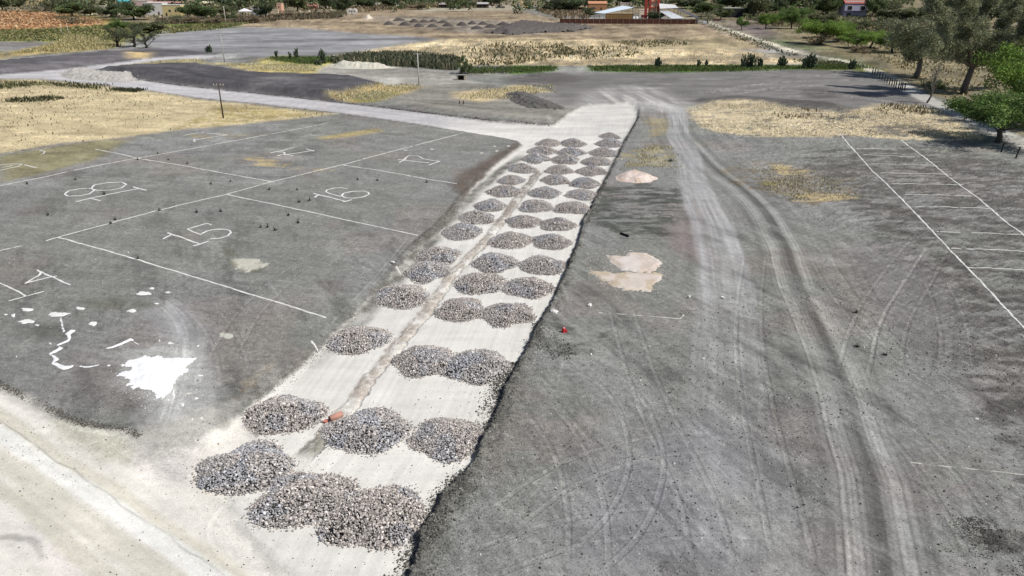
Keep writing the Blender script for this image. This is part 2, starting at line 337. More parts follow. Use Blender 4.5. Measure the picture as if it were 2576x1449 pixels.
ROADP = W([(1610, 285), (1576, 343), (1494, 520), (1427, 678), (1320, 890), (1190, 1165), (1064, 1337), (1000, 1460)])
HAUL = W([(-200, 198), (0, 192), (245, 190), (500, 232), (894, 272), (1288, 322), (1420, 335)])
RPATH = smooth_pts(W([(1765, 50), (1790, 60), (1932, 108), (2020, 137), (2110, 150), (2157, 163), (2219, 186), (2264, 212), (2332, 252), (2402, 278), (2469, 312), (2576, 365), (2760, 460)]), 2)
SPATH = W([(1932, 142), (2015, 142)])
LIGHT = (224, 232, 240)

def plen(p): return float(sum(math.hypot(b[0]-a[0], b[1]-a[1]) for a, b in zip(p[:-1], p[1:])))
def ground_eval(X, Y):
    """height, colour, mottling and surface id for world points (1-D arrays)"""
    D = np.maximum(Y*CT+H*ST, 18.0); far = np.clip(D/60.0, .5, 12)
    near = np.clip(45/D, .0, 1)
    wx = fbm(X*.9, Y*.9, 3, 3)*.5*near + fbm(X*.12/np.sqrt(far), Y*.12/np.sqrt(far), 5, 2)*.6
    wy = fbm(X*.9, Y*.9, 23, 3)*.5*near + fbm(X*.12/np.sqrt(far), Y*.12/np.sqrt(far), 25, 2)*.6
    n = len(X)
    soft = fbm(X*.06, Y*.06, 41, 4); mid = fbm(X*.5, Y*.5, 43, 4); str_ = fbm(X*.25, Y*1.8, 47, 3)
    base = alb((138, 139, 133)); col = np.tile(base, (n, 1)); amp = np.full(n, .42)
    # violet-grey and olive-grey drift of the fill soil
    t = sst(-.15, .25, soft)[:, None]; col = col*(1-t*.45) + alb((146, 146, 146))*t*.45
    tr = sst(.1, .5, fbm(X*.11, Y*.11, 61, 3))[:, None]; col = col*(1-tr*.4)+alb((146, 134, 128))*tr*.4
    for pts, tone, a, ew, rg in LAYERS:
        w = W(pts); xs = [p[0] for p in w]; ys = [p[1] for p in w]; m = 4+rg*2
        k = np.nonzero((X > min(xs)-m) & (X < max(xs)+m) & (Y > min(ys)-m) & (Y < max(ys)+m))[0]
        if len(k) == 0: continue
        sd = poly_sd(w, X[k]+wx[k]*rg*1.4, Y[k]+wy[k]*rg*1.8)
        rs = np.clip(Y[k]**2/18375.*.75, 0, 9); q = sst(-ew-rs, ew+rs, sd)
        if a >= .4:
            ny = Y[k] < 150
            br = fbm(X[k]*.45, Y[k]*1.1, 51+int(pts[0][0]) % 90, 4, .62)
            q = np.where(ny, q*sst(-.05 if a != .41 else -.38, .30 if a != .41 else .08, br+(q-.8)*.9), q*np.clip(.75+mid[k]*1.1+q*.25, 0, 1))
        c = alb(tone); col[k] = col[k]*(1-q[:, None])+c*q[:, None]; amp[k] = amp[k]*(1-q)+a*q
    # ploughing lines on the brown field and stubble rows
    v = 1+.16*np.where((Y > 150), fbm((X*.25+Y*.02)*.3, (Y*.97-X*.16)*.42, 71, 4, .65)*1.9, 0); col *= v[:, None]
    k = np.nonzero((Y > 92) & (Y < 190) & (X < -30))[0]
    col[k] *= (1+.26*fbm(X[k]*.03, (Y[k]+X[k]*.10)*.35, 73, 4, .65)+.34*fbm(X[k]*.35, Y[k]*.35, 74, 4, .7))[:, None]
    z = np.zeros(n)
    # chalk road, sunk below the fill
    b = np.nonzero((Y < 330) & (X > -260) & (X < 60))[0]
    sd = np.full(n, -50.0); sd[b] = poly_sd(STRIP, X[b]+wx[b]*.42*np.clip(far[b], .6, 1.4)+fbm(X[b]*2.6, Y[b]*2.6, 29, 3)*.16, Y[b]+wy[b]*.42*np.clip(far[b], .6, 1.4))
    lat = np.full(n, 99.); arc = np.zeros(n); lat[b], arc[b] = line_dist(ROADP, X[b], Y[b]); lf = sst(3, 6, np.abs(lat))
    farw = sst(105, 125, Y)*sst(6, -6, X+12-(Y-120)*.12)
    z += -.42*(sst(-.10, .42, sd)*(1-lf)+sst(-.5, 1.3, sd)*lf)*(1-.75*sst(14, 18, np.abs(lat))*(Y < 70))*(1-.85*farw)
    fo = W(FORE); sf = np.full(n, -50.0); sf[b] = poly_sd(fo, X[b]+wx[b]*.5, Y[b]+wy[b]*.5)
    rsp = np.clip(Y**2/18375.*.6, 0, 3)*(Y > 100); inr = sst(.22-rsp, .62+rsp, sd+mid*.14-lf*.25*(Y < 100))
    latF = np.abs(lat); lat, arc = lat[b], arc[b]
    st = np.zeros(n); st[b] = fbm((lat+arc*.10)*4.2, (arc-lat*.1)*.16, 81, 3)*.11+fbm(lat*.5, arc*.25, 83, 3)*.06
    hl, ha = line_dist(HAUL, X[b], Y[b]); sh = np.zeros(n); sh[b] = fbm(hl*1.6, ha*.04, 85, 4, .65)*.26
    c = alb(ROADW)[None, :]*(1+st)[:, None]
    isfar = sst(105, 125, Y)*sst(6, -6, X+12-(Y-120)*.12)
    c = c*(1-isfar[:, None]) + (alb((196, 194, 194))[None, :]*(1+sh)[:, None])*isfar[:, None]
    top = sst(118, 135, Y)*(1-isfar); c = c*(1-top[:, None]*.25)+alb((190, 188, 182))*top[:, None]*.25
    q = inr*(1-sst(-.5, .6, sf)); col = col*(1-q[:, None])+c*q[:, None]; amp = amp*(1-q)+.07*q
    # cut bank: raw darker soil on the rim
    rim = sst(-.5, -.05, sd)*(1-sst(.10, .40, sd))*(1-sst(-.3, .5, sf))
    leftside = np.zeros(n); leftside[b] = (lat < -2).astype(float) if True else 0
    rc = alb((104, 101, 95)); rim *= (.6+.4*vn(X*1.3, Y*1.3, 5))*(1-sst(13, 16, latF)*(Y < 70)); col = col*(1-rim[:, None]*.75)+rc*rim[:, None]*.75; amp = amp+(rim*.3)
    # left shoulder: broad soil slope spilling on the chalk
    LS = smooth_pts(W([(1310, 385), (1260, 420), (1190, 480), (1135, 545), (1085, 600), (1030, 655), (990, 700), (930, 765), (880, 815), (805, 880), (710, 962), (650, 1005)]), 1)
    l2, a2 = line_dist(LS, X[b], Y[b]); l2 = l2+wx[b]*.35
    q = np.zeros(n); q[b] = np.exp(-(np.maximum(np.abs(l2)-.35, 0)/.6)**2)*sst(-2, 3, a2)*(1-sst(plen(LS)-14, plen(LS)-1, a2)); tone = alb((120, 119, 112)); q = q*np.clip(.75+mid*.9, 0, 1)
    col = col*(1-q[:, None])+tone*q[:, None]; amp += q*.3; z += q*.05*mid
    OUTL = smooth_pts(W([(1215, 436), (1164, 477), (1114, 549), (1054, 597), (1014, 634), (976, 682), (950, 702)]), 1)
    l2, a2 = line_dist(OUTL, X[b], Y[b]); q = np.zeros(n); q[b] = np.exp(-((l2+wx[b]*.2)/.16)**2)*sst(0, 3, a2)*(1-sst(plen(OUTL)-2, plen(OUTL), a2)); col *= (1-.42*q*np.clip(.6+mid, 0, 1))[:, None]
    # chalk bands of the foreground road
    ff = sst(-.2, .5, sf)
    for pts, hw, tone in BANDS:
        l, a = line_dist(smooth_pts(W(pts), 1), X[b], Y[b])
        l = l+fbm(a*.25, l*.2, 91, 3)*.45
        q = np.zeros(n); q[b] = (1-sst(hw*.55, hw*1.15, np.abs(l)))*.8; q *= ff
        col = col*(1-q[:, None])+alb(tone)*q[:, None]
    l, a = line_dist(smooth_pts(W([(-60, 1020), (45, 1087), (310, 1262), (575, 1437), (640, 1480)]), 1), X[b], Y[b])
    q = np.zeros(n); q[b] = fbm(l*1.7, a*.12, 95, 3)*.16 - .30*np.exp(-((l+fbm(a*.6, 0*a, 3, 2)*.15)/.06)**2)*(.4+vn(a*.8, a*0, 4)); col *= (1+q*ff)[:, None]; z[b] += (fbm(l*1.2, a*.1, 97, 2)*.05)*ff[b]
    # stain bottom left
    l, a = line_dist(W([(-10, 1348), (30, 1345), (55, 1352), (75, 1352), (92, 1366), (102, 1395)]), X[b], Y[b])
    q = np.zeros(n); q[b] = 1-sst(.05, .30, np.abs(l)+wx[b]*.14); q *= .55*np.clip(.6+mid, 0, 1); col = col*(1-q[:, None])+alb((130, 128, 120))*q[:, None]
    # kerb-like ridge between the two lanes
    l, a = line_dist(BERM, X[b], Y[b]); l = l+fbm(a*.5, l*.5, 101, 3)*.22+fbm(a*2.2, l*2.2, 103, 3)*.20
    en = sst(0, 4, a)*(1-sst(plen(BERM)-1.5, plen(BERM), a))
    q = np.zeros(n); q[b] = (1-sst(.38, .72, np.abs(l)))*en
    t = np.zeros(n); t[b] = sst(60, 95, Y[b])
    tone = alb((184, 174, 162))[None, :]*(1-t[:, None])+alb((138, 130, 121))[None, :]*t[:, None]; q = q*np.clip(.70+mid*1.0+.9*fbm(X*2.3, Y*2.3, 107, 3), 0, 1)
    nr_ = np.zeros(n); nr_[b] = sst(plen(BERM)-5, plen(BERM)-1, a); tone = tone*(1-nr_[:, None])+alb((132, 130, 118))*nr_[:, None]
    col = col*(1-q[:, None]*.9)+tone*q[:, None]*.9; amp = amp*(1-q)+.3*q
    z[b] += (.02+.10*vn(a*1.8, l*3, 9))*(1-sst(.15, .55, np.abs(l)))*en
    q2 = np.zeros(n); q2[b] = np.exp(-((l+.55)/.07)**2)*en; z[b] -= .10*q2[b]; col *= (1-.6*q2*np.clip(.6+mid, 0, 1))[:, None]  # groove left of the ridge, with the ridge's shade line painted in
    # darker end of the ridge
    # tracks ------------------------------------------------
    bb = np.nonzero((Y < 200) & (X > 2) & (X < 80))[0]
    l, a = line_dist(T2, X[bb], Y[bb]); l = l+fbm(a*.12, 0*a, 111, 3)*.25
    grow = .55+.45*sst(10, 60, a)
    L = l/grow
    prof = np.exp(-((L+1.2)/.5)**4)*.95+np.exp(-((L-1.1)/.62)**4)*.8 - 1.1*np.exp(-((L+.12)/.42)**2)-.6*np.exp(-((np.abs(L)-2.45)/.3)**2) - .45*np.exp(-((L-.62)/.09)**2) - .5*np.exp(-((L-1.18)/.06)**2) - .45*np.exp(-((L-1.65)/.09)**2)-.35*np.exp(-((L+1.62)/.12)**2)
    prof = prof + fbm(l*6.5, a*.05, 113, 3)*.7*np.exp(-(L/2.5)**4)
    for o_, s_ in ((-2.0, .4), (-1.55, .75), (-1.22, .5), (-.85, .8), (.42, .6), (.72, 1.0), (1.0, .7), (1.28, .9), (1.62, .9), (2.05, .5)):
        prof = prof - s_*.85*np.exp(-((L-o_)/(.07+.05*sst(60, 0, a)))**2)*(.55+.8*vn(a*.35, a*0+o_*7, 17))
    env = np.exp(-(L/2.6)**6)*sst(2, 12, a)
    q = np.zeros(n); q[bb] = prof*env; STK = np.zeros(n); STK[bb] = (fbm(l*3.4+fbm(a*.2, l*.3, 8, 2)*.8, a*.10, 119, 4)+.6*fbm(l*1.1, a*.05, 120, 2))*sst(11, 4, np.abs(l)-2)*sst(.2, 2.6, np.abs(l))
    col *= (1+.34*np.clip(q, -1.0, 1.15)*1.45)[:, None]; z[bb] += -.035*np.exp(-((np.abs(L)-1.1)/.4)**2)*env + .03*np.exp(-(L/.35)**2)*env
    qq = np.zeros(n); qq[bb] = env*.5; amp = amp*(1-qq)+.12*qq
    l, a = line_dist(T1, X[bb], Y[bb]); l = l+fbm(a*.08, 0*a, 115, 3)*.5
    wd = 1.9+.7*sst(50, 120, a)
    env = (1-sst(wd*.8, wd*1.12, np.abs(l)))*(1-.65*sst(85, 140, a))
    q = np.zeros(n); q[bb] = np.clip(env*(.62+.65*fbm(l*3.6, a*.05, 117, 4)), 0, 1)
    col = col*(1-q[:, None]*.8)+alb((186, 186, 187))*q[:, None]*.8
    q = np.zeros(n); q[bb] = env; amp = amp*(1-q*.5)
    # pale dirt lane on the right and its branch
    rb = np.nonzero((X > 30) & (Y > 90))[0]
    l, a = line_dist(RPATH, X[rb], Y[rb]); l = l+wx[rb]*.8; hwp = 2.1
    q = np.zeros(n); q[rb] = (1-sst(hwp*.7, hwp*1.2, np.abs(l))); pathm = q.copy()
    lc = np.where(Y < 190, 1.0, .0)[:, None]
    tone = alb((186, 184, 178))[None, :]*lc+alb((206, 200, 180))[None, :]*(1-lc)
    col = col*(1-q[:, None])+tone*q[:, None]; amp = amp*(1-q)+.12*q
    l, a = line_dist(SPATH, X[rb], Y[rb]); q = np.zeros(n); q[rb] = 1-sst(1.5, 3.5, np.abs(l)); col = col*(1-q[:, None])+alb((196, 186, 172))*q[:, None]
    # dust fans where trucks turn on the far junction
    k = np.nonzero((Y > 118) & (Y < 200) & (X > 2) & (X < 48))[0]
    if len(k):
        fan = poly_sd(W([(1423, 283), (1500, 232), (1560, 215), (1650, 222), (1700, 250), (1745, 268), (1715, 285), (1610, 272), (1588, 262), (1463, 268)]), X[k]+wx[k]*2, Y[k]+wy[k]*3)
        ff_ = sst(-5, 5, fan)*np.clip(.15+2.1*vn(X[k]*1.5+Y[k]*.25, Y[k]*.10, 121)*vn(X[k]*.5, Y[k]*.09, 123), 0, 1)
        col[k] = col[k]*(1-ff_[:, None]*.8)+alb((204, 202, 196))*ff_[:, None]*.8
    col *= (1+.22*STK*(1-inr))[:, None]
    q = np.zeros(n); k = np.nonzero((Y < 75) & (X > -14))[0]; q[k] = fbm((X[k]*.92+Y[k]*.38)*4.2, (Y[k]*.92-X[k]*.38)*.42, 171, 5, .7)*sst(-6, 0, X[k]-(-12+Y[k]*.2)); col *= (1+.34*q*(1-inr))[:, None]
    q = np.zeros(n); k = np.nonzero((Y < 130) & (X < 4))[0]; q[k] = fbm((X[k]*.96-Y[k]*.28)*.22, (Y[k]*.96+X[k]*.28)*2.4, 173, 5, .7); col *= (1+.24*q*(1-inr))[:, None]
    # loose dark soil pushed up along the right bank
    k = np.nonzero((Y < 90) & (latF < 6) & (sd < .1) & (sd > -3))[0]
    if len(k):
        wdt = 1.0+.9*sst(60, 35, Y[k]); e = sst(-wdt, -.25, sd[k]+fbm(X[k]*.8, Y[k]*.8, 191, 3)*.7)
        lum = fbm(X[k]*4.5, Y[k]*4.5, 193, 4, .7); z[k] += e*(.10+.16*np.maximum(lum, 0)+.10*fbm(X[k]*1.3, Y[k]*1.3, 195, 2)); col[k] = col[k]*(1-e[:, None]*.75)+alb((122, 122, 115))*e[:, None]*.75*(1+.5*lum[:, None]); amp[k] = np.clip(amp[k]+.2*e, 0, .8)
    # pressed lines of machinery on the fill
    for (pts, hw, s_) in MARKS:
        w = smooth_pts(W(pts), 2); xs = [p[0] for p in w]; ys = [p[1] for p in w]
        k = np.nonzero((X > min(xs)-2) & (X < max(xs)+2) & (Y > min(ys)-2) & (Y < max(ys)+2))[0]
        if not len(k): continue
        l, a = line_dist(w, X[k], Y[k]); l = l+wx[k]*.12
        e = np.exp(-(l/hw)**4)*sst(0, 2, a)*(1-sst(plen(w)-2, plen(w), a))
        col[k] *= (1+s_*1.5*e*(.5+1.2*fbm(l*5, a*.15, 131, 2)))[:, None]
    for (pts, s_) in TYRES:
        w = smooth_pts(W(pts), 3); xs = [p[0] for p in w]; ys = [p[1] for p in w]
        k = np.nonzero((X > min(xs)-3) & (X < max(xs)+3) & (Y > min(ys)-3) & (Y < max(ys)+3))[0]
        if not len(k): continue
        l, a = line_dist(w, X[k], Y[k]); e = sst(0, 2, a)*(1-sst(plen(w)-3, plen(w), a))*sst(.25, .55, vn(a*.22, a*0+s_*9, 201)+.12)*(1-inr[k]*.6)
        for o_ in (-.95, .95):
            d_ = (l-o_+.05*fbm(a*.4, a*0, 5, 2))/.15; tread = .75+.5*(np.sin(a*22+l*9) > 0)
            col[k] *= (1+.62*s_*e*(np.exp(-d_**4)*tread-.9*np.exp(-((np.abs(d_)-1.25)/.28)**2)))[:, None]
            z[k] += e*(-.02*np.exp(-d_**4)+.02*np.exp(-((np.abs(d_)-1.25)/.3)**2))
    # streaky rib textures, dark horizontal grader scars
    k = np.nonzero((X > 8) & (X < 26) & (Y > 68) & (Y < 100))[0]
    if len(k):
        q = sst(.05, .5, fbm(X[k]*.22, Y[k]*1.6, 133, 3))*sst(-1, 2, poly_sd(W([(1500, 462), (1600, 455), (1720, 480), (1735, 560), (1700, 600), (1560, 600), (1470, 570)]), X[k], Y[k]))
        col[k] *= (1-.52*q)[:, None]
    q = fbm(X*.35, Y*1.5, 137, 3)*sst(0, 20, X); col *= (1+.06*q)[:, None]
    k = np.nonzero((X > 24) & (Y < 140) & (Y > 20))[0]
    u = (X[k]*.83+Y[k]*.55); v_ = (Y[k]*.83-X[k]*.55)
    r = (fbm(u*.6, v_*3.4, 139, 4, .65))*sst(24, 40, X[k]); col[k] *= (1+.55*r)[:, None]; z[k] += .06*r
    uu_ = X*.90+Y*.43; vv_ = Y*.90-X*.43; scu = sst(.08, .42, fbm(uu_*.62+3, vv_*.17, 161, 6, .68))*(1-inr)*sst(130, 60, D); col = col*(1-.38*scu[:, None])+alb((170, 171, 165))*.38*scu[:, None]
    dkk = sst(.08, .42, fbm(uu_*.55+31, vv_*.16, 163, 6, .68))*(1-inr)*sst(130, 60, D); col *= (1-.27*dkk)[:, None]
    fi = fbm(X*3.1, Y*3.1, 165, 3, .7); col *= (1+.22*fi*np.clip(amp*2.2, .15, 1))[:, None]
    # mottling of mid scale everywhere
    col *= (1+.13*mid*np.clip(amp*4, .3, 1.3)+.09*str_)[:, None]
    fw = fbm(X*.012, (Y-X*.30)*.060, 183, 4, .7)*sst(200, 260, Y)*sst(620, 480, Y); col *= (1+.80*fw)[:, None]
    fs = fbm(X*.10, Y*.45, 181, 4, .65)*sst(95, 130, Y)*sst(600, 300, Y); col *= (1+.25*fs)[:, None]
    fq = fbm(X*.16, Y*.055, 185, 4, .75)*sst(170, 230, Y)*sst(650, 500, Y)*np.clip(amp*2.6, .1, 1.1); col *= (1+.85*fq)[:, None]
    k = np.nonzero((Y > 112) & (Y < 235) & (X < 8))[0]
    hl2, ha2 = line_dist(HAUL, X[k], Y[k]); sk = fbm(hl2*.55+fbm(ha2*.05, hl2*.1, 9, 2)*1.5, ha2*.035, 187, 5, .68)
    e = (1-inr[k])*np.where(amp[k] < .34, 1.0, .35); col[k] *= (1+.62*sk*e)[:, None]
    q = np.exp(-((np.abs(hl2)-3.3-.8*fbm(ha2*.08, ha2*0, 11, 3))/1.0)**2)*(1-inr[k])*(hl2 < 0)*sst(20, 40, ha2); col[k] *= (1-.42*q)[:, None]
    # relief --------------------------------------------------
    z += .05*fbm(X*.35, Y*.35, 151, 3)*np.clip(amp*3, .15, 1)*np.clip(1-inr, .15, 1)
    z += np.clip(amp-.3, 0, .5)*.22*fbm(X*1.7, Y*1.7, 153, 3)
    for (pts, h, w_) in MOUNDS:
        w = W(pts); xs = [p[0] for p in w]; ys = [p[1] for p in w]
        k = np.nonzero((X > min(xs)-1) & (X < max(xs)+1) & (Y > min(ys)-1) & (Y < max(ys)+1))[0]
        if len(k): z[k] += h*sst(0, w_, poly_sd(w, X[k]+wx[k]*.4, Y[k]+wy[k]*.6))
    # surface ids
    ident = np.zeros(n, int)
    ident[(sd > .12)] = 1
    ident[(sf > 0)] = 2
    ident[(pathm > .5)] = 3
    def reg(poly, v_, m=0):
        w = W(poly); xs = [p[0] for p in w]; ys = [p[1] for p in w]
        k = np.nonzero((X > min(xs)) & (X < max(xs)) & (Y > min(ys)) & (Y < max(ys)))[0]
        s_ = poly_sd(w, X[k], Y[k]); kk = k[(s_ > 0) & (ident[k] == 0)]; ident[kk] = v_
    reg(LAYERS[9][0], 4); reg([(-500, 190), (0, 200), (350, 228), (640, 262), (840, 287), (640, 307), (300, 347), (0, 389), (-500, 470)], 5)
    reg(LAYERS[10][0], 6)
    return z, np.clip(col, .004, .93), np.clip(amp, .02, .8), ident
MARKS = [
 ([(385, 760), (440, 810), (450, 880), (430, 960)], .25, .3), ([(410, 755), (462, 810), (470, 880), (450, 960)], .2, .3), ([(400, 750), (470, 800), (495, 880), (460, 980), (420, 1080)], .9, .18), ([(440, 960), (420, 1040), (400, 1090)], .4, .28), ([(360, 900), (400, 860), (430, 820)], .2, .2), ([(520, 760), (600, 800), (620, 860), (590, 930)], .35, -.05),
 ([(1500, 900), (1560, 960), (1560, 1100), (1500, 1300)], .5, .10), ([(1420, 880), (1380, 1000), (1440, 1120), (1300, 1300)], .35, .12), ([(1600, 980), (1720, 1100), (1780, 1300), (1800, 1449)], .4, .10),
 ([(1900, 700), (2000, 900), (2080, 1150), (2120, 1449)], .3, -.07), ([(2200, 980), (2320, 1150), (2440, 1449)], .35, -.12), ([(2300, 560), (2280, 700), (2180, 880), (2120, 980)], .35, .12), ([(2250, 600), (2220, 720), (2120, 900)], .35, .10),
 ([(2340, 740), (2360, 830), (2350, 940)], .3, -.2), ([(2390, 740), (2410, 840), (2405, 940)], .3, -.2), ([(2180, 1120), (2250, 1250), (2330, 1449)], .3, -.14),
 ([(1880, 1100), (1980, 1250), (2060, 1449)], .3, -.08), ([(1100, 800), (860, 880), (640, 960)], .3, -.05), ([(700, 640), (900, 600), (1060, 640)], .3, .03),
 ([(1500, 1250), (1700, 1200), (1900, 1240)], .3, .08), ([(1250, 1400), (1500, 1300), (1750, 1320)], .4, .08), ([(1700, 240), (1900, 222), (2100, 235), (2260, 258)], 1.2, .30), ([(1750, 235), (1950, 205), (2180, 200)], 1.2, .28),
 ([(1600, 200), (1900, 196), (2150, 186)], 1.2, .25), ([(1780, 248), (1960, 218), (2120, 214), (2240, 236)], 1.0, .26), ([(1900, 250), (2080, 234), (2280, 262)], .8, .26), ([(1500, 205), (1700, 214), (1900, 210), (2200, 222)], .8, .22), ([(2000, 380), (2200, 370), (2420, 380)], .5, .2), ([(1930, 400), (2120, 378), (2300, 366)], .5, .16), ([(250, 192), (340, 186), (500, 190), (640, 205)], .6, .10), ([(0, 165), (200, 158), (380, 145)], .8, .14),
 ([(400, 100), (700, 92), (1000, 96)], 2, .05), ([(450, 115), (700, 112), (900, 112)], 2, .05)]
TYRES = [
 ([(1330, 1000), (1420, 1100), (1480, 1250), (1480, 1460)], .20), ([(1420, 900), (1560, 960), (1640, 1120), (1600, 1300), (1450, 1440)], .16), ([(1240, 1330), (1400, 1200), (1620, 1120), (1860, 1110)], .16), ([(1180, 1430), (1450, 1330), (1750, 1300), (2020, 1340)], .14),
 ([(1560, 770), (1600, 900), (1660, 1060), (1760, 1250), (1800, 1449)], .18), ([(1900, 640), (1880, 800), (1900, 1000), (1960, 1250), (2010, 1449)], .16), ([(1600, 620), (1700, 700), (1850, 740), (1960, 720)], .12), 
 ([(2150, 1000), (2280, 1090), (2400, 1240), (2520, 1449)], .18), ([(2060, 640), (2130, 760), (2250, 880), (2420, 1000), (2600, 1100)], .16), ([(2330, 590), (2260, 680), (2180, 800), (2140, 960)], .22), ([(2370, 600), (2320, 700), (2240, 820), (2230, 930)], .20), ([(2100, 560), (2200, 660), (2380, 700), (2600, 720)], .14), ([(2350, 700), (2400, 800), (2410, 930)], .25),
 ([(850, 830), (980, 690), (1080, 560), (1180, 440)], .12), ([(560, 900), (640, 760), (800, 640), (980, 540)], .10), ([(60, 700), (240, 660), (420, 700), (560, 820), (600, 960)], .10), ([(300, 470), (520, 450), (760, 400), (1000, 330)], .10), ([(0, 560), (300, 520), (560, 540)], .08), ([(1760, 380), (1900, 375), (2100, 372), (2300, 362)], .16),
 ([(640, 1240), (560, 1300), (620, 1380), (760, 1449)], .10), ([(520, 1200), (640, 1360), (700, 1460)], -.10), ([(900, 1180), (1020, 1150), (1120, 1180)], .06)]
MOUNDS = [
 ([(235, 176), (345, 166), (500, 162), (644, 186), (894, 194), (998, 221), (860, 236), (894, 256), (644, 228), (500, 216), (345, 197)], 1.1, 3.5),
 ([(-300, 170), (0, 155), (280, 130), (390, 135), (245, 162), (0, 184), (-300, 200)], .8, 3.5),
 ([(1000, 250), (1144, 262), (1388, 290), (1388, 309), (1144, 286), (960, 262)], .35, 1.2),
 ([(1740, 250), (1850, 242), (2100, 260), (2150, 282), (1932, 262), (1800, 264)], .5, 1.5),
 ([(660, 58), (760, 52), (800, 60), (700, 66)], 1.5, 5)]

def build_ground():
    nr = 1260
    inv = np.linspace(1/13.5, 1/1500.0, nr); rows = 1/inv
    rows = np.concatenate([np.array([-120, -60, -30, -10, 0, 6, 10, 12]), rows, np.array([1800, 2400, 3600, 6000.])])
    u = np.linspace(-.83, .83, 1360)
    u = np.concatenate([np.array([-4, -2.6, -1.9, -1.45, -1.2, -1.05, -.93]), u, np.array([.93, 1.05, 1.2, 1.45, 1.9, 2.6, 4])])
    wd = np.maximum(rows*CT+H*ST, 21.5)
    X = (wd[:, None]*u[None, :]); Y = np.repeat(rows[:, None], len(u), 1)
    R, Q = X.shape; X = X.ravel(); Y = Y.ravel()
    Z = np.zeros(len(X)); COL = np.zeros((len(X), 3)); A = np.zeros(len(X)); ID = np.zeros(len(X), int)
    st = 400000
    for a in range(0, len(X), st):
        s_ = slice(a, min(a+st, len(X)))
        Z[s_], COL[s_], A[s_], ID[s_] = ground_eval(X[s_], Y[s_])
    global G_ROWS, G_W, G_U, G_Z
    G_ROWS, G_W, G_U, G_Z = rows, wd, u, Z.reshape(R, Q)
    co = np.c_[X, Y, Z]
    i = (np.arange(R-1)[:, None]*Q+np.arange(Q-1)[None, :]).ravel()
    quads = np.c_[i, i+1, i+Q+1, i+Q]; fid = ID[i]
    # normals of the whole sheet, so that the cut pieces shade as one
    G = co.reshape(R, Q, 3); dx = np.gradient(G, axis=1); dy = np.gradient(G, axis=0)
    nn = np.cross(dx, dy); nn /= np.linalg.norm(nn, axis=2, keepdims=True)+1e-12; nn = nn.reshape(-1, 3)
    names = ['ground', 'chalk_road', 'haul_road', 'dirt_lane', 'levelled_lot', 'stubble_field', 'dry_field']
    for v_, nm in enumerate(names):
        q = quads[fid == v_]
        if not len(q): continue
        used, invx = np.unique(q, return_inverse=True); q = invx.reshape(-1, 4)
        me = bpy.data.meshes.new(nm); me.vertices.add(len(used)); me.vertices.foreach_set('co', co[used].astype(np.float32).ravel())
        me.loops.add(q.size); me.loops.foreach_set('vertex_index', q.astype(np.int32).ravel())
        me.polygons.add(len(q)); me.polygons.foreach_set('loop_start', (np.arange(len(q))*4).astype(np.int32)); me.polygons.foreach_set('loop_total', np.full(len(q), 4, np.int32))
        me.update(calc_edges=True)
        at = me.color_attributes.new('Col', 'FLOAT_COLOR', 'POINT'); at.data.foreach_set('color', np.c_[COL[used], A[used]].astype(np.float32).ravel())
        me.polygons.foreach_set('use_smooth', np.ones(len(q), bool))
        me.normals_split_custom_set_from_vertices(nn[used].tolist())
        me.materials.append(M_GROUND)
        o = bpy.data.objects.new(nm, me); C.objects.link(o); tag(o, kind='structure')
build_ground()
def gz(x, y):
    """height of the built ground sheet at world points"""
    x = np.atleast_1d(np.asarray(x, float)); y = np.atleast_1d(np.asarray(y, float))
    i = np.clip(np.searchsorted(G_ROWS, y)-1, 0, len(G_ROWS)-2); fy = np.clip((y-G_ROWS[i])/(G_ROWS[i+1]-G_ROWS[i]), 0, 1)
    w_ = G_W[i]*(1-fy)+G_W[i+1]*fy; uu = x/w_
    j = np.clip(np.searchsorted(G_U, uu)-1, 0, len(G_U)-2); fx = np.clip((uu-G_U[j])/(G_U[j+1]-G_U[j]), 0, 1)
    return (G_Z[i, j]*(1-fx)+G_Z[i, j+1]*fx)*(1-fy)+(G_Z[i+1, j]*(1-fx)+G_Z[i+1, j+1]*fx)*fy
# ---------------------------------------------------------------- stones
def ico():
    t = (1+5**.5)/2
    v = np.array([(-1, t, 0), (1, t, 0), (-1, -t, 0), (1, -t, 0), (0, -1, t), (0, 1, t), (0, -1, -t), (0, 1, -t), (t, 0, -1), (t, 0, 1), (-t, 0, -1), (-t, 0, 1)], float)
    v /= np.linalg.norm(v[0])
    f = np.array([(0, 11, 5), (0, 5, 1), (0, 1, 7), (0, 7, 10), (0, 10, 11), (1, 5, 9), (5, 11, 4), (11, 10, 2), (10, 7, 6), (7, 1, 8), (3, 9, 4), (3, 4, 2), (3, 2, 6), (3, 6, 8), (3, 8, 9), (4, 9, 5), (2, 4, 11), (6, 2, 10), (8, 6, 7), (9, 8, 1)])
    return v, f
ICO_V, ICO_F = ico()
OCT_V = np.array([(1, 0, 0), (-1, 0, 0), (0, 1, 0), (0, -1, 0), (0, 0, 1), (0, 0, -1)], float)
OCT_F = np.array([(0, 2, 4), (2, 1, 4), (1, 3, 4), (3, 0, 4), (2, 0, 5), (1, 2, 5), (3, 1, 5), (0, 3, 5)])
def rand_rot(n, rng):
    q = rng.normal(size=(n, 4)); q /= np.linalg.norm(q, axis=1, keepdims=True); w, x, y, z = q.T
    return np.stack([np.stack([1-2*(y*y+z*z), 2*(x*y-z*w), 2*(x*z+y*w)], -1), np.stack([2*(x*y+z*w), 1-2*(x*x+z*z), 2*(y*z-x*w)], -1), np.stack([2*(x*z-y*w), 2*(y*z+x*w), 1-2*(x*x+y*y)], -1)], 1)
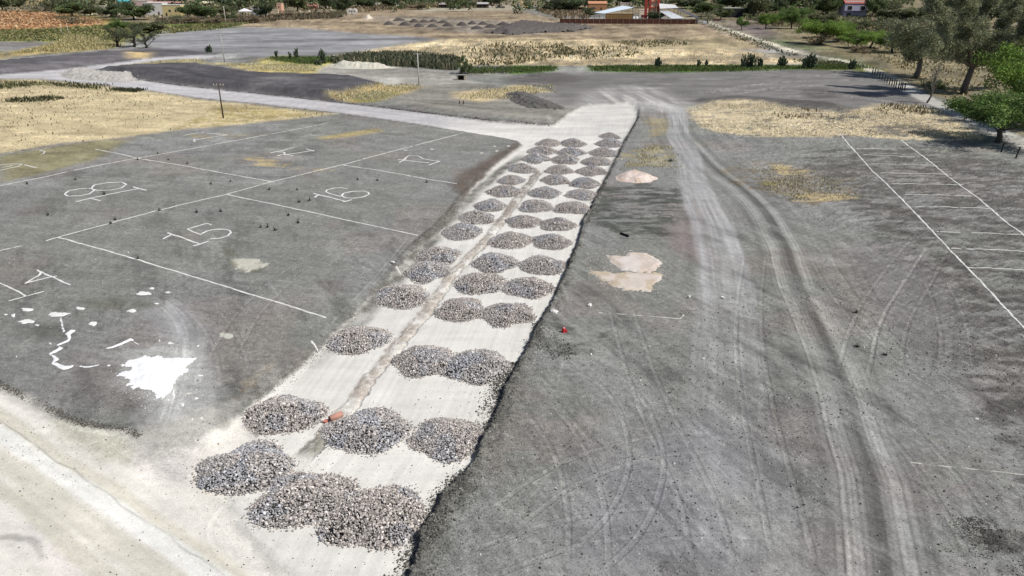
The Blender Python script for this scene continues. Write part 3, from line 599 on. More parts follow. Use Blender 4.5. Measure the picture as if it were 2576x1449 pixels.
def add_stones(mb, pos, size, cols, rng, low=False, flat=(.75, 1.15)):
    V, Fc = (OCT_V, OCT_F) if low else (ICO_V, ICO_F)
    n = len(pos); k = len(V)
    v = np.tile(V, (n, 1, 1))*rng.uniform(.72, 1.18, (n, k, 1))
    v = v*rng.uniform(flat[0]*.8, flat[1], (n, 1, 3))
    v = np.einsum('nij,nkj->nki', rand_rot(n, rng), v)*np.asarray(size)[:, None, None]+np.asarray(pos)[:, None, :]
    f = (Fc[None]+(np.arange(n)*k)[:, None, None]).reshape(-1, 3)
    mb.add(v.reshape(-1, 3), f, np.repeat(cols, k, 0))
def rock_cols(n, rng, tint=0.0):
    L = np.clip(rng.lognormal(math.log(.385), .38, n), .07, .85)
    t = rng.uniform(0, 1, n)[:, None]
    warm = np.array([1.10, .995, .91]); cool = np.array([.97, .99, 1.02]); w = np.clip(.85+tint+rng.normal(0, .25, n), 0, 1)[:, None]
    return L[:, None]*(warm*w+cool*(1-w))
def make_pile(seed, tint=0.0, nst=4200):
    """unit heap: base radius 1 (drawn at 2.7 m), height 1"""
    rng = np.random.default_rng(seed); mb = MB(); R0 = 2.7; h0 = .95
    ph = rng.uniform(0, 6.28, 4); am = rng.uniform(.02, .07, 4)
    def rim(t): return 1+sum(am[i]*np.sin((i+2)*t+ph[i]) for i in range(4))
    pe = [1.9, 1.35, 1.6, 1.2, 1.75, 1.45][seed % 6]; ox, oy = rng.uniform(-.16, .16, 2)
    def prof(r): return np.clip(1-r**pe, 0, 1)*(.92+.12*(pe < 1.5))
    # near-black core: the shade between the stones, put in as colour
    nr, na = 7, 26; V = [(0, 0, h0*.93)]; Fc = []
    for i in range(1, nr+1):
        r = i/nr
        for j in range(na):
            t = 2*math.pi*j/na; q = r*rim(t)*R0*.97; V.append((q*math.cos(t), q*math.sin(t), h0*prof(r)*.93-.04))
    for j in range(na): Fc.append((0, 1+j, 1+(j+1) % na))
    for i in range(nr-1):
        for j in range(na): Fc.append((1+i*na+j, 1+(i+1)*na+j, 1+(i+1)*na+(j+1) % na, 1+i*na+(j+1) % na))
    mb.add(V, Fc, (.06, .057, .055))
    r = np.sqrt(rng.uniform(0, 1, nst)); t = rng.uniform(0, 2*math.pi, nst); q = r*rim(t)
    lump = .13*np.array([vn(a*1.5+5, b*1.5+9, seed) for a, b in zip(q*np.cos(t)*R0, q*np.sin(t)*R0)])
    z = h0*prof(r)+lump-.03+rng.normal(0, .025, nst)
    size = np.clip(rng.lognormal(math.log(.058), .30, nst), .04, .14)
    pos = np.c_[q*np.cos(t)*R0, q*np.sin(t)*R0, np.maximum(z, size*.5)]
    cool = vn(pos[:, 0]*.6+seed, pos[:, 1]*.6, 9) > .62
    c = rock_cols(nst, rng, tint); c[cool] *= np.array([.93, .98, 1.05])
    add_stones(mb, pos, size, c, rng)
    m = 170; r = 1+np.abs(rng.normal(0, .055, m)); t = rng.uniform(0, 2*math.pi, m); q = r*rim(t)*R0
    add_stones(mb, np.c_[q*np.cos(t), q*np.sin(t), np.full(m, .04)], rng.uniform(.03, .08, m), rock_cols(m, rng), rng)
    me = mb.mesh('heap_of_stones'); me.materials.append(M_ROCK); return me
PILE_MESH = [make_pile(100+i, tint=(-.2, 0, .12, .05)[i % 4]) for i in range(12)]
# x0, x1, y top, y bottom in the photo grid, lane (l, m, r), seen as merged or single
PILES = [(488, 740, 1118, 1245, 'l'), (630, 902, 1187, 1335, 'm'), (815, 1070, 1218, 1393, 'r'), (605, 812, 993, 1098, 'l'), (808, 1038, 1030, 1142, 'm'), (1028, 1225, 1050, 1160, 'r'),
 (818, 980, 820, 892, 'l'), (985, 1150, 868, 950, 'm'), (1112, 1285, 880, 967, 'r'), (939, 1080, 714, 778, 'l'), (1096, 1222, 745, 812, 'm'), (1210, 1343, 758, 824, 'r'),
 (1014, 1134, 657, 710, 'l'), (1040, 1160, 620, 668, 'l'), (1143, 1268, 685, 743, 'm'), (1268, 1391, 693, 753, 'r'), (1185, 1303, 635, 687, 'm'), (1304, 1425, 641, 693, 'r'),
 (1228, 1341, 582, 627, 'm'), (1335, 1439, 587, 629, 'r'), (1110, 1212, 562, 605, 'l'), (1152, 1247, 528, 566, 'l'), (1272, 1361, 539, 575, 'm'), (1357, 1449, 545, 583, 'r'),
 (1192, 1276, 497, 533, 'l'), (1303, 1392, 501, 536, 'm'), (1394, 1486, 505, 540, 'r'), (1225, 1313, 464, 498, 'l'), (1328, 1413, 468, 500, 'm'), (1421, 1509, 474, 504, 'r'),
 (1251, 1322, 436, 466, 'l'), (1359, 1434, 436, 466, 'm'), (1432, 1511, 445, 475, 'r'), (1276, 1351, 408, 437, 'l'), (1370, 1444, 411, 440, 'm'), (1449, 1528, 416, 444, 'r'),
 (1309, 1386, 383, 411, 'l'), (1386, 1459, 387, 414, 'm'), (1461, 1538, 393, 419, 'r'), (1328, 1401, 362, 391, 'l'), (1399, 1474, 366, 395, 'm'), (1480, 1557, 369, 396, 'r'),
 (1347, 1413, 345, 370, 'l'), (1408, 1476, 345, 371, 'm'), (1497, 1569, 348, 372, 'r'), (1507, 1561, 329, 351, 'r')]
LANE = {'l': 'left lane', 'm': 'middle row', 'r': 'right row'}
cnt = {'l': 0, 'm': 0, 'r': 0}
for i, (x0, x1, yt, yb, ln) in enumerate(PILES):
    zb = -.42; cnt[ln] += 1; xc = (x0+x1)/2
    Xc, Yn = P(xc, yb, zb); best = None
    for ry in np.linspace(1.2, 3.6, 40):
        Yc = Yn+ry; d = depth(0, Yc, 0); rx = (x1-x0)/2*d/F
        if not (.66*rx <= ry <= 1.15*rx): continue
        h = min(.30*ry+.10, .92)
        # silhouette of the heap from the camera
        yy = np.linspace(-1, 1, 41); zz = zb+h*np.clip(1-np.abs(yy)**1.75, 0, 1)+.08
        e = (H-zz)/(Yc+yy*ry); top = e.min(); py = CY+F*math.tan(math.atan(top)-TH)
        err = abs(py-yt)
        if best is None or err < best[0]: best = (err, ry, rx, h, Yc)
    _, ry, rx, h, Yc = best; a = ray(xc, (yt+yb)/2)
    Xc = (xc-CX)/F*depth(0, Yc, 0)
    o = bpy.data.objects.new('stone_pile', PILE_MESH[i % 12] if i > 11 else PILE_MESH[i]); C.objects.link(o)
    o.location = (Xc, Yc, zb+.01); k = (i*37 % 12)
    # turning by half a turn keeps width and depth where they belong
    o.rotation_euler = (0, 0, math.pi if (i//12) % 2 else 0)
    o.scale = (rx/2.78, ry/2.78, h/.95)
    base = {'l': 'left lane of the chalk road', 'm': 'middle row on the chalk road', 'r': 'right row by the cut bank'}[ln]
    lab = '%s stone heap from the front in the %s' % (ORD[cnt[ln]], base) if cnt[ln] > 1 else 'nearest stone heap in the '+base
    if i == 45: lab = 'smallest and farthest stone heap, beside the cut bank'
    tag(o, lab, 'stone pile', 'heaps of broken stone along the chalk road')

# ---------------------------------------------------------------- loose clods and stones (nobody could count them)
def clods(name, label, line, n, spread, size, tone, z0=0.0, skew=0.0, seed=1, var=.35, ground=True):
    rng = np.random.default_rng(seed); w = np.array(smooth_pts(W(line), 1)); seg = np.hypot(*np.diff(w, axis=0).T); cum = np.r_[0, np.cumsum(seg)]
    s = rng.uniform(0, cum[-1], n); i = np.searchsorted(cum, s)-1; t = (s-cum[i])/seg[i]; p = w[i]+(w[i+1]-w[i])*t[:, None]
    d = (w[i+1]-w[i])/seg[i][:, None]; nrm = np.c_[d[:, 1], -d[:, 0]]
    off = rng.normal(skew, spread, n); keep = vn(p[:, 0]*.5, p[:, 1]*.5+off, seed)+rng.uniform(-.25, .25, n) > .42
    p = (p+nrm*off[:, None])[keep]; m = len(p); sz = np.clip(rng.lognormal(math.log(size), .45, m), size*.35, size*2.6)
    z = (gz(p[:, 0], p[:, 1]) if ground else 0)+sz*.3
    c = alb(tone)[None]*np.clip(rng.lognormal(0, var, m), .35, 2.2)[:, None]
    mb = MB(); add_stones(mb, np.c_[p, z], sz, c, rng, low=size < .05); o = mb.build(name, M_SOIL); tag(o, label, 'soil', kind='stuff'); return o
clods('soil_clods', 'dark soil clods heaped along the right bank of the chalk road', [(1300, 900), (1262, 1000), (1225, 1090), (1190, 1170), (1130, 1250), (1085, 1330), (1050, 1449), (1040, 1500)], 9000, .45, .045, (104, 103, 97), skew=.30, seed=2)
clods('soil_clods', 'small clods strewn beyond the right bank of the chalk road', [(1420, 860), (1330, 950), (1290, 1060), (1260, 1160), (1180, 1290), (1120, 1449)], 6000, 1.0, .022, (116, 116, 110), skew=.6, seed=3)
clods('soil_clods', 'dark crumbling clods along the edge of the lots by the pale road', [(-60, 950), (0, 968), (60, 1000), (115, 1026), (165, 1052), (215, 1070), (300, 1078), (350, 1100)], 4200, .16, .026, (100, 96, 90), skew=-.1, seed=4)
clods('soil_clods', 'rubbly clods on the far half of the right bank', [(1606, 292), (1540, 422), (1494, 522), (1465, 592), (1427, 680), (1389, 760), (1350, 830), (1310, 905)], 2600, .13, .045, (84, 80, 76), seed=5)
clods('soil_clods', 'clods and crumbs on the left shoulder of the chalk road', [(1300, 395), (1235, 440), (1165, 500), (1110, 560), (1054, 612), (1000, 670), (930, 745), (860, 815), (780, 890), (700, 960), (620, 1020)], 9000, .34, .024, (128, 124, 116), seed=6)
clods('soil_clods', 'heap of dark clods spilled beside the bank near the red canister', [(1345, 800), (1370, 840), (1410, 870), (1440, 890), (1400, 895), (1350, 870), (1330, 840)], 3600, .40, .032, (92, 92, 87), seed=7)
clods('soil_clods', 'dark churned clods at the lower right corner of the lot', [(2440, 1300), (2480, 1340), (2500, 1400), (2530, 1449), (2540, 1500)], 4000, .5, .022, (92, 90, 85), seed=8)
clods('soil_clods', 'crumbs along the low ridge between the lanes', [(1349, 432), (1286, 512), (1220, 597), (1147, 670), (1064, 778), (994, 864), (906, 962), (835, 1050), (790, 1105), (750, 1150)], 4000, .30, .020, (150, 142, 130), seed=9)
clods('soil_clods', 'stony rubble strewn over the haul road below the dark embankment', [(160, 180), (230, 186), (300, 196), (345, 204)], 3500, 1.3, .08, (178, 174, 168), seed=10, var=.25)
clods('soil_clods', 'crumbs of dark soil under the embankment along the haul road', [(345, 200), (500, 220), (644, 234), (894, 262), (1144, 292), (1288, 306), (1388, 312)], 3500, .30, .06, (84, 81, 80), seed=12)
def scatter(name, label, poly, n, size, tones, seed, var=.3):
    rng = np.random.default_rng(seed); w = W(poly); xs = [p[0] for p in w]; ys = [p[1] for p in w]
    x = rng.uniform(min(xs), max(xs), n*3); y = rng.uniform(min(ys), max(ys), n*3)
    k = (poly_sd(w, x, y) > 0) & (fbm(x*.15, y*.15, seed, 3)+rng.uniform(-.5, .5, len(x)) > .0); x, y = x[k][:n], y[k][:n]; m = len(x)
    sz = np.clip(rng.lognormal(math.log(size), .5, m), size*.4, size*3)
    c = np.array([alb(t) for t in tones])[rng.integers(0, len(tones), m)]*np.clip(rng.lognormal(0, var, m), .4, 2)[:, None]
    mb = MB(); add_stones(mb, np.c_[x, y, gz(x, y)+sz*.25], sz, np.minimum(c, .9), rng, low=True); o = mb.build(name, M_SOIL); tag(o, label, 'gravel', kind='stuff')
scatter('loose_gravel', 'small stones scattered over the grey fill right of the chalk road', [(1330, 900), (2000, 700), (2576, 700), (2700, 1500), (1080, 1500)], 14000, .026, [(205, 200, 192), (90, 88, 84), (150, 148, 142), (80, 78, 74), (100, 98, 92)], 31)
scatter('loose_gravel', 'small stones scattered over the numbered lots', [(-100, 560), (1000, 560), (900, 760), (500, 1080), (-100, 1000)], 4500, .022, [(190, 186, 178), (84, 82, 78), (205, 202, 192)], 32)
scatter('loose_gravel', 'dark pebbles scattered over the chalky road surface', [(-100, 1000), (200, 1090), (900, 1000), (1300, 900), (1040, 1500), (-100, 1500)], 3500, .020, [(110, 106, 98), (84, 80, 76), (170, 164, 150)], 33)
scatter('loose_gravel', 'clods and pebbles over the ploughed right field', [(1880, 430), (2576, 400), (2700, 1000), (2500, 1300), (2250, 700)], 12000, .028, [(84, 82, 78), (100, 98, 94), (150, 147, 140), (76, 74, 70)], 34)

# ---------------------------------------------------------------- lime lines and numbers: thin ridges of powder
def ribbon(mb, pts, w=.13, seed=0, gap=0.0, h=.02, tone=(236, 236, 230), step=.22, zoff=.012):
    rng = np.random.default_rng(seed+int(abs(pts[0][0]*7+pts[0][1]*13)) % 9999)
    p = np.array(pts, float); seg = np.hypot(*np.diff(p, axis=0).T); L = seg.sum(); n = max(3, int(L/step)+1)
    cum = np.r_[0, np.cumsum(seg)]; s = np.linspace(0, L, n); x = np.interp(s, cum, p[:, 0]); y = np.interp(s, cum, p[:, 1])
    wob = .035*(w/.13)
    x = x+(fbm(s*.9, s*0+seed, 7, 2))*wob; y = y+(fbm(s*.9, s*0+seed, 17, 2))*wob
    dx, dy = np.gradient(x), np.gradient(y); l = np.hypot(dx, dy)+1e-9; nx, ny = -dy/l, dx/l
    hw = w*.5*(.75+.6*vn(s*2.3, s*0+seed, 27)); z = gz(x, y)+zoff
    if gap > 0: hw = hw*np.where(vn(s*1.6, s*0+seed*3.1, 37) < gap, .12, 1.0)
    a = np.c_[x+nx*hw, y+ny*hw, z-.004]; m = np.c_[x, y, z+h*np.minimum(1, hw/(w*.4))]; b = np.c_[x-nx*hw, y-ny*hw, z-.004]
    V = np.empty((n*3, 3)); V[0::3] = a; V[1::3] = m; V[2::3] = b
    i = np.arange(n-1)*3; Fq = np.r_[np.c_[i, i+1, i+4, i+3], np.c_[i+1, i+2, i+5, i+4]]
    c = alb(tone)[None]*(.86+.2*vn(s*3, s*0, 47))[:, None]; mb.add(V, Fq, np.minimum(np.repeat(c, 3, 0), .92))
def lime(name, label, cat, strokes, group=None, w=.15, gap=0.0, tone=(236, 236, 230), ox=0, oy=0, s=1.0, seed=1, sm=0):
    mb = MB()
    for k, st in enumerate(strokes):
        q = W(st, ox, oy, s)
        if sm: q = smooth_pts(q, sm)
        ribbon(mb, q, w, seed+k, gap, tone=tone)
    c0 = np.mean(np.concatenate(mb.v), 0); o = mb.build(name, M_LIME, origin=(c0[0], c0[1], 0)); tag(o, label, cat, group)
G1 = 'lime lines marking out the numbered lots'
LL = [('straight white lime line from the left corner of lot 15 towards the chalk road', [(147, 597), (300, 640), (500, 700), (700, 761), (820, 799)], .17, 0),
 ('long white lime line climbing from the corner of lot 15 past lots 18 and 16', [(115, 605), (147, 596), (245, 570), (400, 529), (570, 488), (680, 458), (800, 429), (865, 414), (1000, 377), (1060, 362), (1165, 335)], .16, .12),
 ('white lime line between the lot numbered 15 and the lot numbered 16', [(572, 489), (700, 516), (860, 551), (1052, 592)], .17, 0),
 ('white lime line along the far side of the lot numbered 18', [(240, 375), (300, 387), (345, 398), (450, 415), (570, 437), (690, 458)], .18, .08),
 ('faint lime line left of lot 18, running below the stubble field', [(-60, 482), (0, 467), (100, 448), (220, 421), (345, 398)], .15, .2),
 ('faint lime line ending under the tail of the stubble field', [(345, 398), (480, 374), (600, 352), (700, 334), (830, 308)], .15, .2),
 ('short white lime line below the lot numbered 17', [(864, 415), (960, 430), (1050, 446), (1150, 463)], .17, .1),
 ('broken lime line at the left edge of the photo below lot 18', [(-40, 640), (0, 631), (55, 618)], .12, .2),
 ('short lime line meeting a cross stroke at the left edge', [(-60, 690), (0, 713), (35, 728), (67, 746)], .15, 0),
 ('cross stroke with a small hook beneath the left short lime line', [(22, 757), (67, 745), (110, 734)], .12, .15)]
for lb, pts, w_, g in LL: lime('lime_line', lb, 'ground marking', [pts], G1, w_, g)
lime('lime_line', 'left of the two long lime lines of the ladder pattern on the right field', 'ground marking', [[(2112, 335), (2134, 362), (2190, 425), (2244, 476), (2290, 523), (2332, 567), (2392, 631), (2440, 680), (2486, 727), (2530, 777), (2576, 823), (2660, 905)]], 'lime ladder on the right field', .16)
lime('lime_line', 'right of the two long lime lines of the ladder pattern, bending near its top', 'ground marking', [[(2266, 352), (2285, 366), (2320, 392), (2357, 420), (2372, 433), (2420, 470), (2464, 500), (2520, 550), (2576, 592), (2700, 690)]], 'lime ladder on the right field', .17)
RG = [((890, 45), (1300, 60)), ((960, 110), (1480, 130)), ((1040, 200), (1690, 215)), ((1140, 290), (1800, 305)), ((1240, 400), (1960, 410)), ((1380, 505), (2080, 525)), ((1480, 630), (2250, 650)), ((1700, 880), (2576, 912)), ((1840, 1050), (2700, 1085)), ((2010, 1240), (2800, 1280))]
for k, (a, b) in enumerate(RG):
    m = ((a[0]+b[0])/2, (a[1]+b[1])/2-3)
    lime('lime_line', 'faint lime rung of the ladder, %s' % (('%s from its far end' % ORD[k+1]) if k else 'the farthest one'), 'ground marking', [[a, m, b]], 'lime ladder on the right field', .17, .22, (224, 224, 218), 1932, 362.25, .25, seed=k*5)
lime('lime_line', 'lone broken lime line right of the double wheel track', 'ground marking', [[(2290, 1162), (2350, 1170), (2420, 1176), (2500, 1186), (2600, 1197)]], None, .07, .35, (215, 213, 204))
lime('lime_line', 'dotted lime line with a hooked end below the pink gravel patch', 'ground marking', [[(1505, 787), (1600, 793), (1690, 801), (1712, 802), (1720, 792)]], None, .10, .42, (220, 218, 208))
lime('lime_line', 'short lime dash on the left shoulder beside the white stone', 'ground marking', [[(996, 666), (1001, 672), (1008, 681)]], None, .12)
lime('lime_line', 'short lime dash on the left shoulder beside the third stone heap of the left lane', 'ground marking', [[(783, 857), (793, 868), (802, 878)]], None, .12)
G2 = 'lot numbers drawn in lime'
lime('lime_number', 'number 15 drawn in white lime inside its lot', 'ground marking', [[(1640, 955), (1712, 918), (1722, 906)], [(1688, 893), (1850, 950), (2015, 1003)], [(1940, 1025), (2020, 1002), (2100, 975)],
   [(2128, 815), (2080, 800), (1985, 825), (1885, 855), (1950, 885), (2030, 915)], [(2028, 905), (2080, 878), (2160, 860), (2260, 858), (2312, 872), (2322, 895), (2290, 925), (2220, 945), (2115, 952)]], G2, .19, 0, (240, 240, 236), 0, 362.25, .25)
lime('lime_number', 'number 16 drawn in white lime inside its lot', 'ground marking', [[(585, 538), (622, 515), (640, 507)], [(583, 500), (740, 535), (900, 578)], [(870, 585), (915, 575), (962, 563)],
   [(925, 452), (860, 440), (780, 442), (715, 460), (705, 478), (740, 495), (800, 515), (860, 528)], [(862, 520), (880, 495), (960, 478), (1080, 474), (1130, 490), (1135, 508), (1080, 532), (970, 548), (890, 540), (862, 520)]], G2, .2, 0, (240, 240, 236), 644, 362.25, .25)
lime('lime_number', 'number 18 drawn in white lime and lying sideways in its lot', 'ground marking', [[(655, 500), (690, 470), (800, 450), (905, 444), (955, 462), (900, 502), (800, 522), (690, 525), (650, 508), (655, 500)], [(918, 450), (950, 410), (1080, 388), (1225, 384), (1272, 408), (1222, 445), (1100, 465), (985, 466), (930, 462)],
   [(765, 578), (900, 549), (1050, 515), (1200, 486), (1390, 452)], [(895, 545), (950, 555), (1010, 570)], [(1340, 434), (1400, 450), (1475, 468)]], G2, .2, .04, (238, 238, 234), 0, 362.25, .25)
lime('lime_number', 'partly rubbed out number with a long slanting stroke, left of lot 15', 'ground marking', [[(248, 1405), (330, 1355), (400, 1315), (412, 1290), (380, 1268)], [(405, 1280), (480, 1320), (600, 1372), (712, 1418)], [(250, 1398), (360, 1375), (480, 1345), (575, 1330)]], G2, .16, .05, (238, 238, 234), 0, 362.25, .25)
lime('lime_number', 'number 17 drawn in thin lime strokes in the farthest right lot', 'ground marking', [[(1425, 158), (1515, 155)], [(1440, 188), (1480, 165), (1510, 140)], [(1490, 165), (1620, 178), (1745, 190)], [(1490, 150), (1535, 120), (1640, 122), (1680, 148), (1760, 163), (1850, 174)], [(1850, 174), (1790, 195), (1735, 215)]], G2, .22, .04, (232, 230, 224), 644, 362.25, .25)
lime('lime_number', 'number 11 drawn in lime beyond the straw patch', 'ground marking', [[(140, 90), (270, 62), (390, 33)], [(180, 78), (280, 82), (285, 100), (210, 122)], [(280, 110), (420, 90), (580, 64)], [(500, 50), (585, 72)], [(285, 105), (375, 120)]], G2, .24, .04, (232, 230, 224), 644, 362.25, .25)
lime('lime_number', 'number at the left edge beside the stubble field, cut off by the frame', 'ground marking', [[(-60, 215), (100, 200), (230, 198), (180, 225), (0, 262), (-60, 270)], [(0, 240), (120, 215)], [(248, 208), (310, 225), (365, 240)]], G2, .22, .1, (230, 228, 222), 0, 362.25, .25)
lime('lime_number', 'faint farthest lime number just below the tail of the stubble field', 'ground marking', [[(1950, 1412), (2080, 1385), (2290, 1360)], [(1820, 1370), (1900, 1350), (2050, 1330)], [(2080, 1340), (2200, 1350), (2290, 1362)], [(1950, 1400), (1960, 1430)]], G2, .3, .2, (214, 214, 208), 0, 0, .25)
lime('lime_number', 'curl of lime beside the edge of the stubble field', 'ground marking', [[(400, 60), (450, 75), (440, 100), (405, 108)]], G2, .22, .15, (214, 212, 204), 0, 362.25, .25)

# spilled lime: low blobs with their own thickness
def blob(name, label, outline, h=.05, tone=(246, 247, 248), ox=0, oy=0, s=1.0, mat=None, cat='lime', group=None, rag=.12, step=.10, edge=.35, bump=.35, parts=None, coltex=None, base=None):
    mb = MB()
    for pts in (outline if isinstance(outline[0][0], (list, tuple)) else [outline]):
        w = W(pts, ox, oy, s); xs = [p[0] for p in w]; ys = [p[1] for p in w]; m = rag*2+.1
        st = max(step, (max(xs)-min(xs))/150)
        nx = int((max(xs)-min(xs)+2*m)/st)+2; ny = int((max(ys)-min(ys)+2*m)/st)+2
        gx, gy = np.meshgrid(min(xs)-m+np.arange(nx)*st, min(ys)-m+np.arange(ny)*st); x = gx.ravel(); y = gy.ravel()
        sd = poly_sd(w, x+fbm(x*1.6, y*1.6, 201, 4)*rag, y+fbm(x*1.6, y*1.6, 211, 4)*rag*1.3)+fbm(x*5, y*5, 205, 2)*rag*.35
        g = gz(x, y); t = sst(0, edge, sd); z = g+.006+h*t*(1-bump/2+bump*vn(x*1.5, y*1.5, 221))-.03*(sd < 0)
        idx = (np.arange(ny-1)[:, None]*nx+np.arange(nx-1)[None]).ravel(); q = np.c_[idx, idx+1, idx+nx+1, idx+nx]
        q = q[(sd[q] > -.02).any(1) & (sd[q] > -st*1.2).all(1)]
        if not len(q): continue
        used, inv = np.unique(q, return_inverse=True)
        c = np.minimum(alb(tone)[None]*(.93+.12*vn(x*2, y*2, 231))[:, None], .93)
        if coltex is not None: k = sst(-.1, .3, fbm(x*.9, y*.9, 241, 3))[:, None]; c = c*(1-k)+alb(coltex)[None]*k
        mb.add(np.c_[x, y, z][used], inv.reshape(-1, 4), c[used])
    if not mb.v: return None
    c0 = np.mean(np.concatenate(mb.v), 0); o = mb.build(name, mat or M_LIME, smooth=True, origin=(c0[0], c0[1], 0)); tag(o, label, cat, group); return o
O1 = dict(ox=0, oy=724.5, s=.25)
blob('lime_spill', 'big bright white spill of lime powder with a ragged lower edge', [(1240, 762), (1300, 722), (1400, 700), (1500, 692), (1570, 688), (1610, 668), (1630, 692), (1750, 708), (1850, 716), (1975, 718), (1905, 780), (1870, 850), (1840, 882), (1780, 905), (1765, 960), (1720, 1030), (1690, 1060), (1640, 1112), (1600, 1100), (1572, 1132), (1545, 1100), (1530, 1065), (1490, 1040), (1440, 1045), (1400, 1020), (1400, 1005), (1335, 1002), (1320, 975), (1285, 965), (1305, 920), (1290, 900), (1215, 885), (1212, 850), (1260, 850), (1310, 825), (1300, 805), (1255, 795)], h=.14, edge=1.4, rag=.34, bump=.15, step=.05, tone=(253, 254, 255), **O1)
def thick(path, w_):
    """closed outline around a path given in photo units, widths per point"""
    L, R = [], []
    for i, (x, y) in enumerate(path):
        a = path[max(i-1, 0)]; b = path[min(i+1, len(path)-1)]; dx, dy = b[0]-a[0], b[1]-a[1]; l = math.hypot(dx, dy)+1e-6
        k = w_[i] if isinstance(w_, (list, tuple)) else w_
        L.append((x-dy/l*k, y+dx/l*k*.7)); R.append((x+dy/l*k, y-dx/l*k*.7))
    return L+R[::-1]
blob('lime_trail', 'jagged winding trail of spilled lime left of the big spill', [thick([(612, 300), (618, 340), (625, 390), (645, 440)], [8, 12, 9, 14]), thick([(760, 425), (720, 430), (680, 460), (705, 500), (690, 525), (640, 548), (580, 570), (620, 600), (560, 635), (510, 660), (545, 690), (570, 715), (535, 755), (600, 782), (650, 800), (690, 795), (740, 780)], [12, 26, 26, 18, 14, 14, 16, 22, 18, 16, 20, 28, 24, 26, 34, 22, 8]), thick([(800, 785), (850, 792), (900, 788), (1000, 770)], [6, 12, 12, 6]), thick([(1075, 782), (1105, 775)], 10)], h=.06, rag=.07, edge=.2, **O1)
SP = [('oval lime splash, left of the row of splashes', (270, 215, 68, 20)), ('long lime splash at the head of the winding trail', (590, 265, 112, 26)), ('slanted lime splash with a thin tail', (265, 338, 85, 22)), ('small round lime splash near the left edge', (130, 275, 27, 14)), ('tiny lime splash nearest the left edge', (50, 268, 22, 8)),
 ('lime splash above the forked one', (805, 205, 50, 16)), ('largest lime splash above the dark streak', (1445, 58, 72, 24)), ('thin lime dash right of the large upper splash', (1690, 45, 36, 8)), ('small lime dash below the dark streak', (1582, 154, 30, 10)), ('crumbled lime splash under the dark streak', (1325, 230, 50, 18)),
 ('forked lime splash with a short tail', (930, 355, 46, 20)), ('topmost small lime splash on the lot', (1520, 3, 30, 10)), ('dull grey lime patch right of the swirl', (2275, 475, 82, 34)), ('lime splash lower right of the big spill', (1842, 1178, 26, 22)), ('pale smear lower right of the big spill', (1895, 1060, 26, 14)),
 ('small lime fleck right of the big spill', (2025, 875, 26, 13)), ('two-lobed lime fleck near the chalk shoulder', (1972, 1118, 24, 14)), ('upright lime smear under the tip of the big spill', (1750, 1060, 22, 50)), ('flat lime fleck just above the big spill', (1716, 551, 32, 9)), ('round lime fleck above right of the big spill', (1992, 578, 15, 9)), ('lime fleck near the lower lot corner', (2030, 1305, 14, 12)), ('round lime dot inside the bend of the trail', (508, 556, 10, 12)), ('lime dot above the big spill', (1614, 528, 12, 12)), ('small oval ring of lime left of the trail', (372, 378, 24, 12))]
for k, (lb, (x, y, a, b)) in enumerate(SP):
    rg = np.random.default_rng(k+50); n = 14
    pts = [(x+a*math.cos(t)*rg.uniform(.75, 1.15), y+b*math.sin(t)*rg.uniform(.7, 1.2)) for t in np.linspace(0, 6.283, n, endpoint=False)]
    tone = (196, 196, 184) if 'grey' in lb else (206, 206, 196) if 'pale' in lb else (240, 240, 236)
    blob('lime_splash', lb, pts, h=.03, tone=tone, rag=.14, edge=.10, step=.04, group='splashes of spilled lime', **O1)
blob('lime_splash', 'long slanting streak of lime between the trail and the big spill', [thick([(1072, 605), (1130, 598), (1230, 560), (1320, 518), (1350, 530)], [6, 12, 14, 18, 8]), thick([(1350, 545), (1400, 575)], 6)], h=.05, rag=.05, edge=.12, step=.05, group='splashes of spilled lime', **O1)
blob('lime_splash', 'pale lime patch on a dark stain in the lot numbered 15', [(590, 655), (620, 650), (645, 654), (668, 664), (655, 676), (620, 682), (600, 674)], h=.03, tone=(196, 194, 180), rag=.8, edge=.2, step=.06, group='splashes of spilled lime')
# small dabs between the far lots
DB = [(1505, 60), (1770, 52), (2420, 70), (2270, 88), (2540, 20), (2400, 22)]
for k, (x, y) in enumerate(DB):
    blob('lime_splash', 'small lime dab near the far end of the stone rows, %s' % ['left of number 17', 'above number 17', 'largest one', 'smallest one', 'farthest one', 'above the largest dab'][k], [(x-22, y), (x, y-7), (x+26, y), (x, y+8)], h=.03, tone=(206, 202, 192), rag=.08, edge=.15, group='splashes of spilled lime', ox=644, oy=362.25+(0 if k else 0), s=.25)
# pink gravel
O3 = dict(ox=1288, oy=362.25, s=.25)
blob('gravel_spread', 'flattened pink gravel patch with a pointed right end beside the stone rows', [(935, 1112), (1060, 1122), (1130, 1130), (1180, 1098), (1240, 1090), (1360, 1102), (1450, 1140), (1525, 1192), (1490, 1240), (1440, 1272), (1380, 1290), (1290, 1285), (1100, 1275), (1040, 1215), (960, 1160)], h=.12, edge=.5, rag=.42, tone=(218, 209, 201), cat='gravel', coltex=(208, 194, 180), **O3)
blob('gravel_spread', 'lower sandy half of the pink gravel patch, crossed by a dark rut', [(780, 1295), (900, 1275), (1000, 1300), (1150, 1292), (1300, 1285), (1480, 1290), (1500, 1345), (1420, 1400), (1400, 1460), (1370, 1485), (1160, 1480), (1080, 1450), (980, 1400), (860, 1350)], h=.08, edge=.4, rag=.5, tone=(214, 203, 192), cat='gravel', coltex=(196, 182, 160), **O3)
blob('gravel_heap', 'low pink gravel heap near the far end of the cut bank', [(1035, 330), (1100, 300), (1200, 262), (1330, 290), (1465, 335), (1460, 355), (1400, 385), (1250, 398), (1060, 368)], h=.55, edge=1.6, rag=.25, tone=(224, 208, 198), cat='gravel', coltex=(206, 186, 168), **O3)
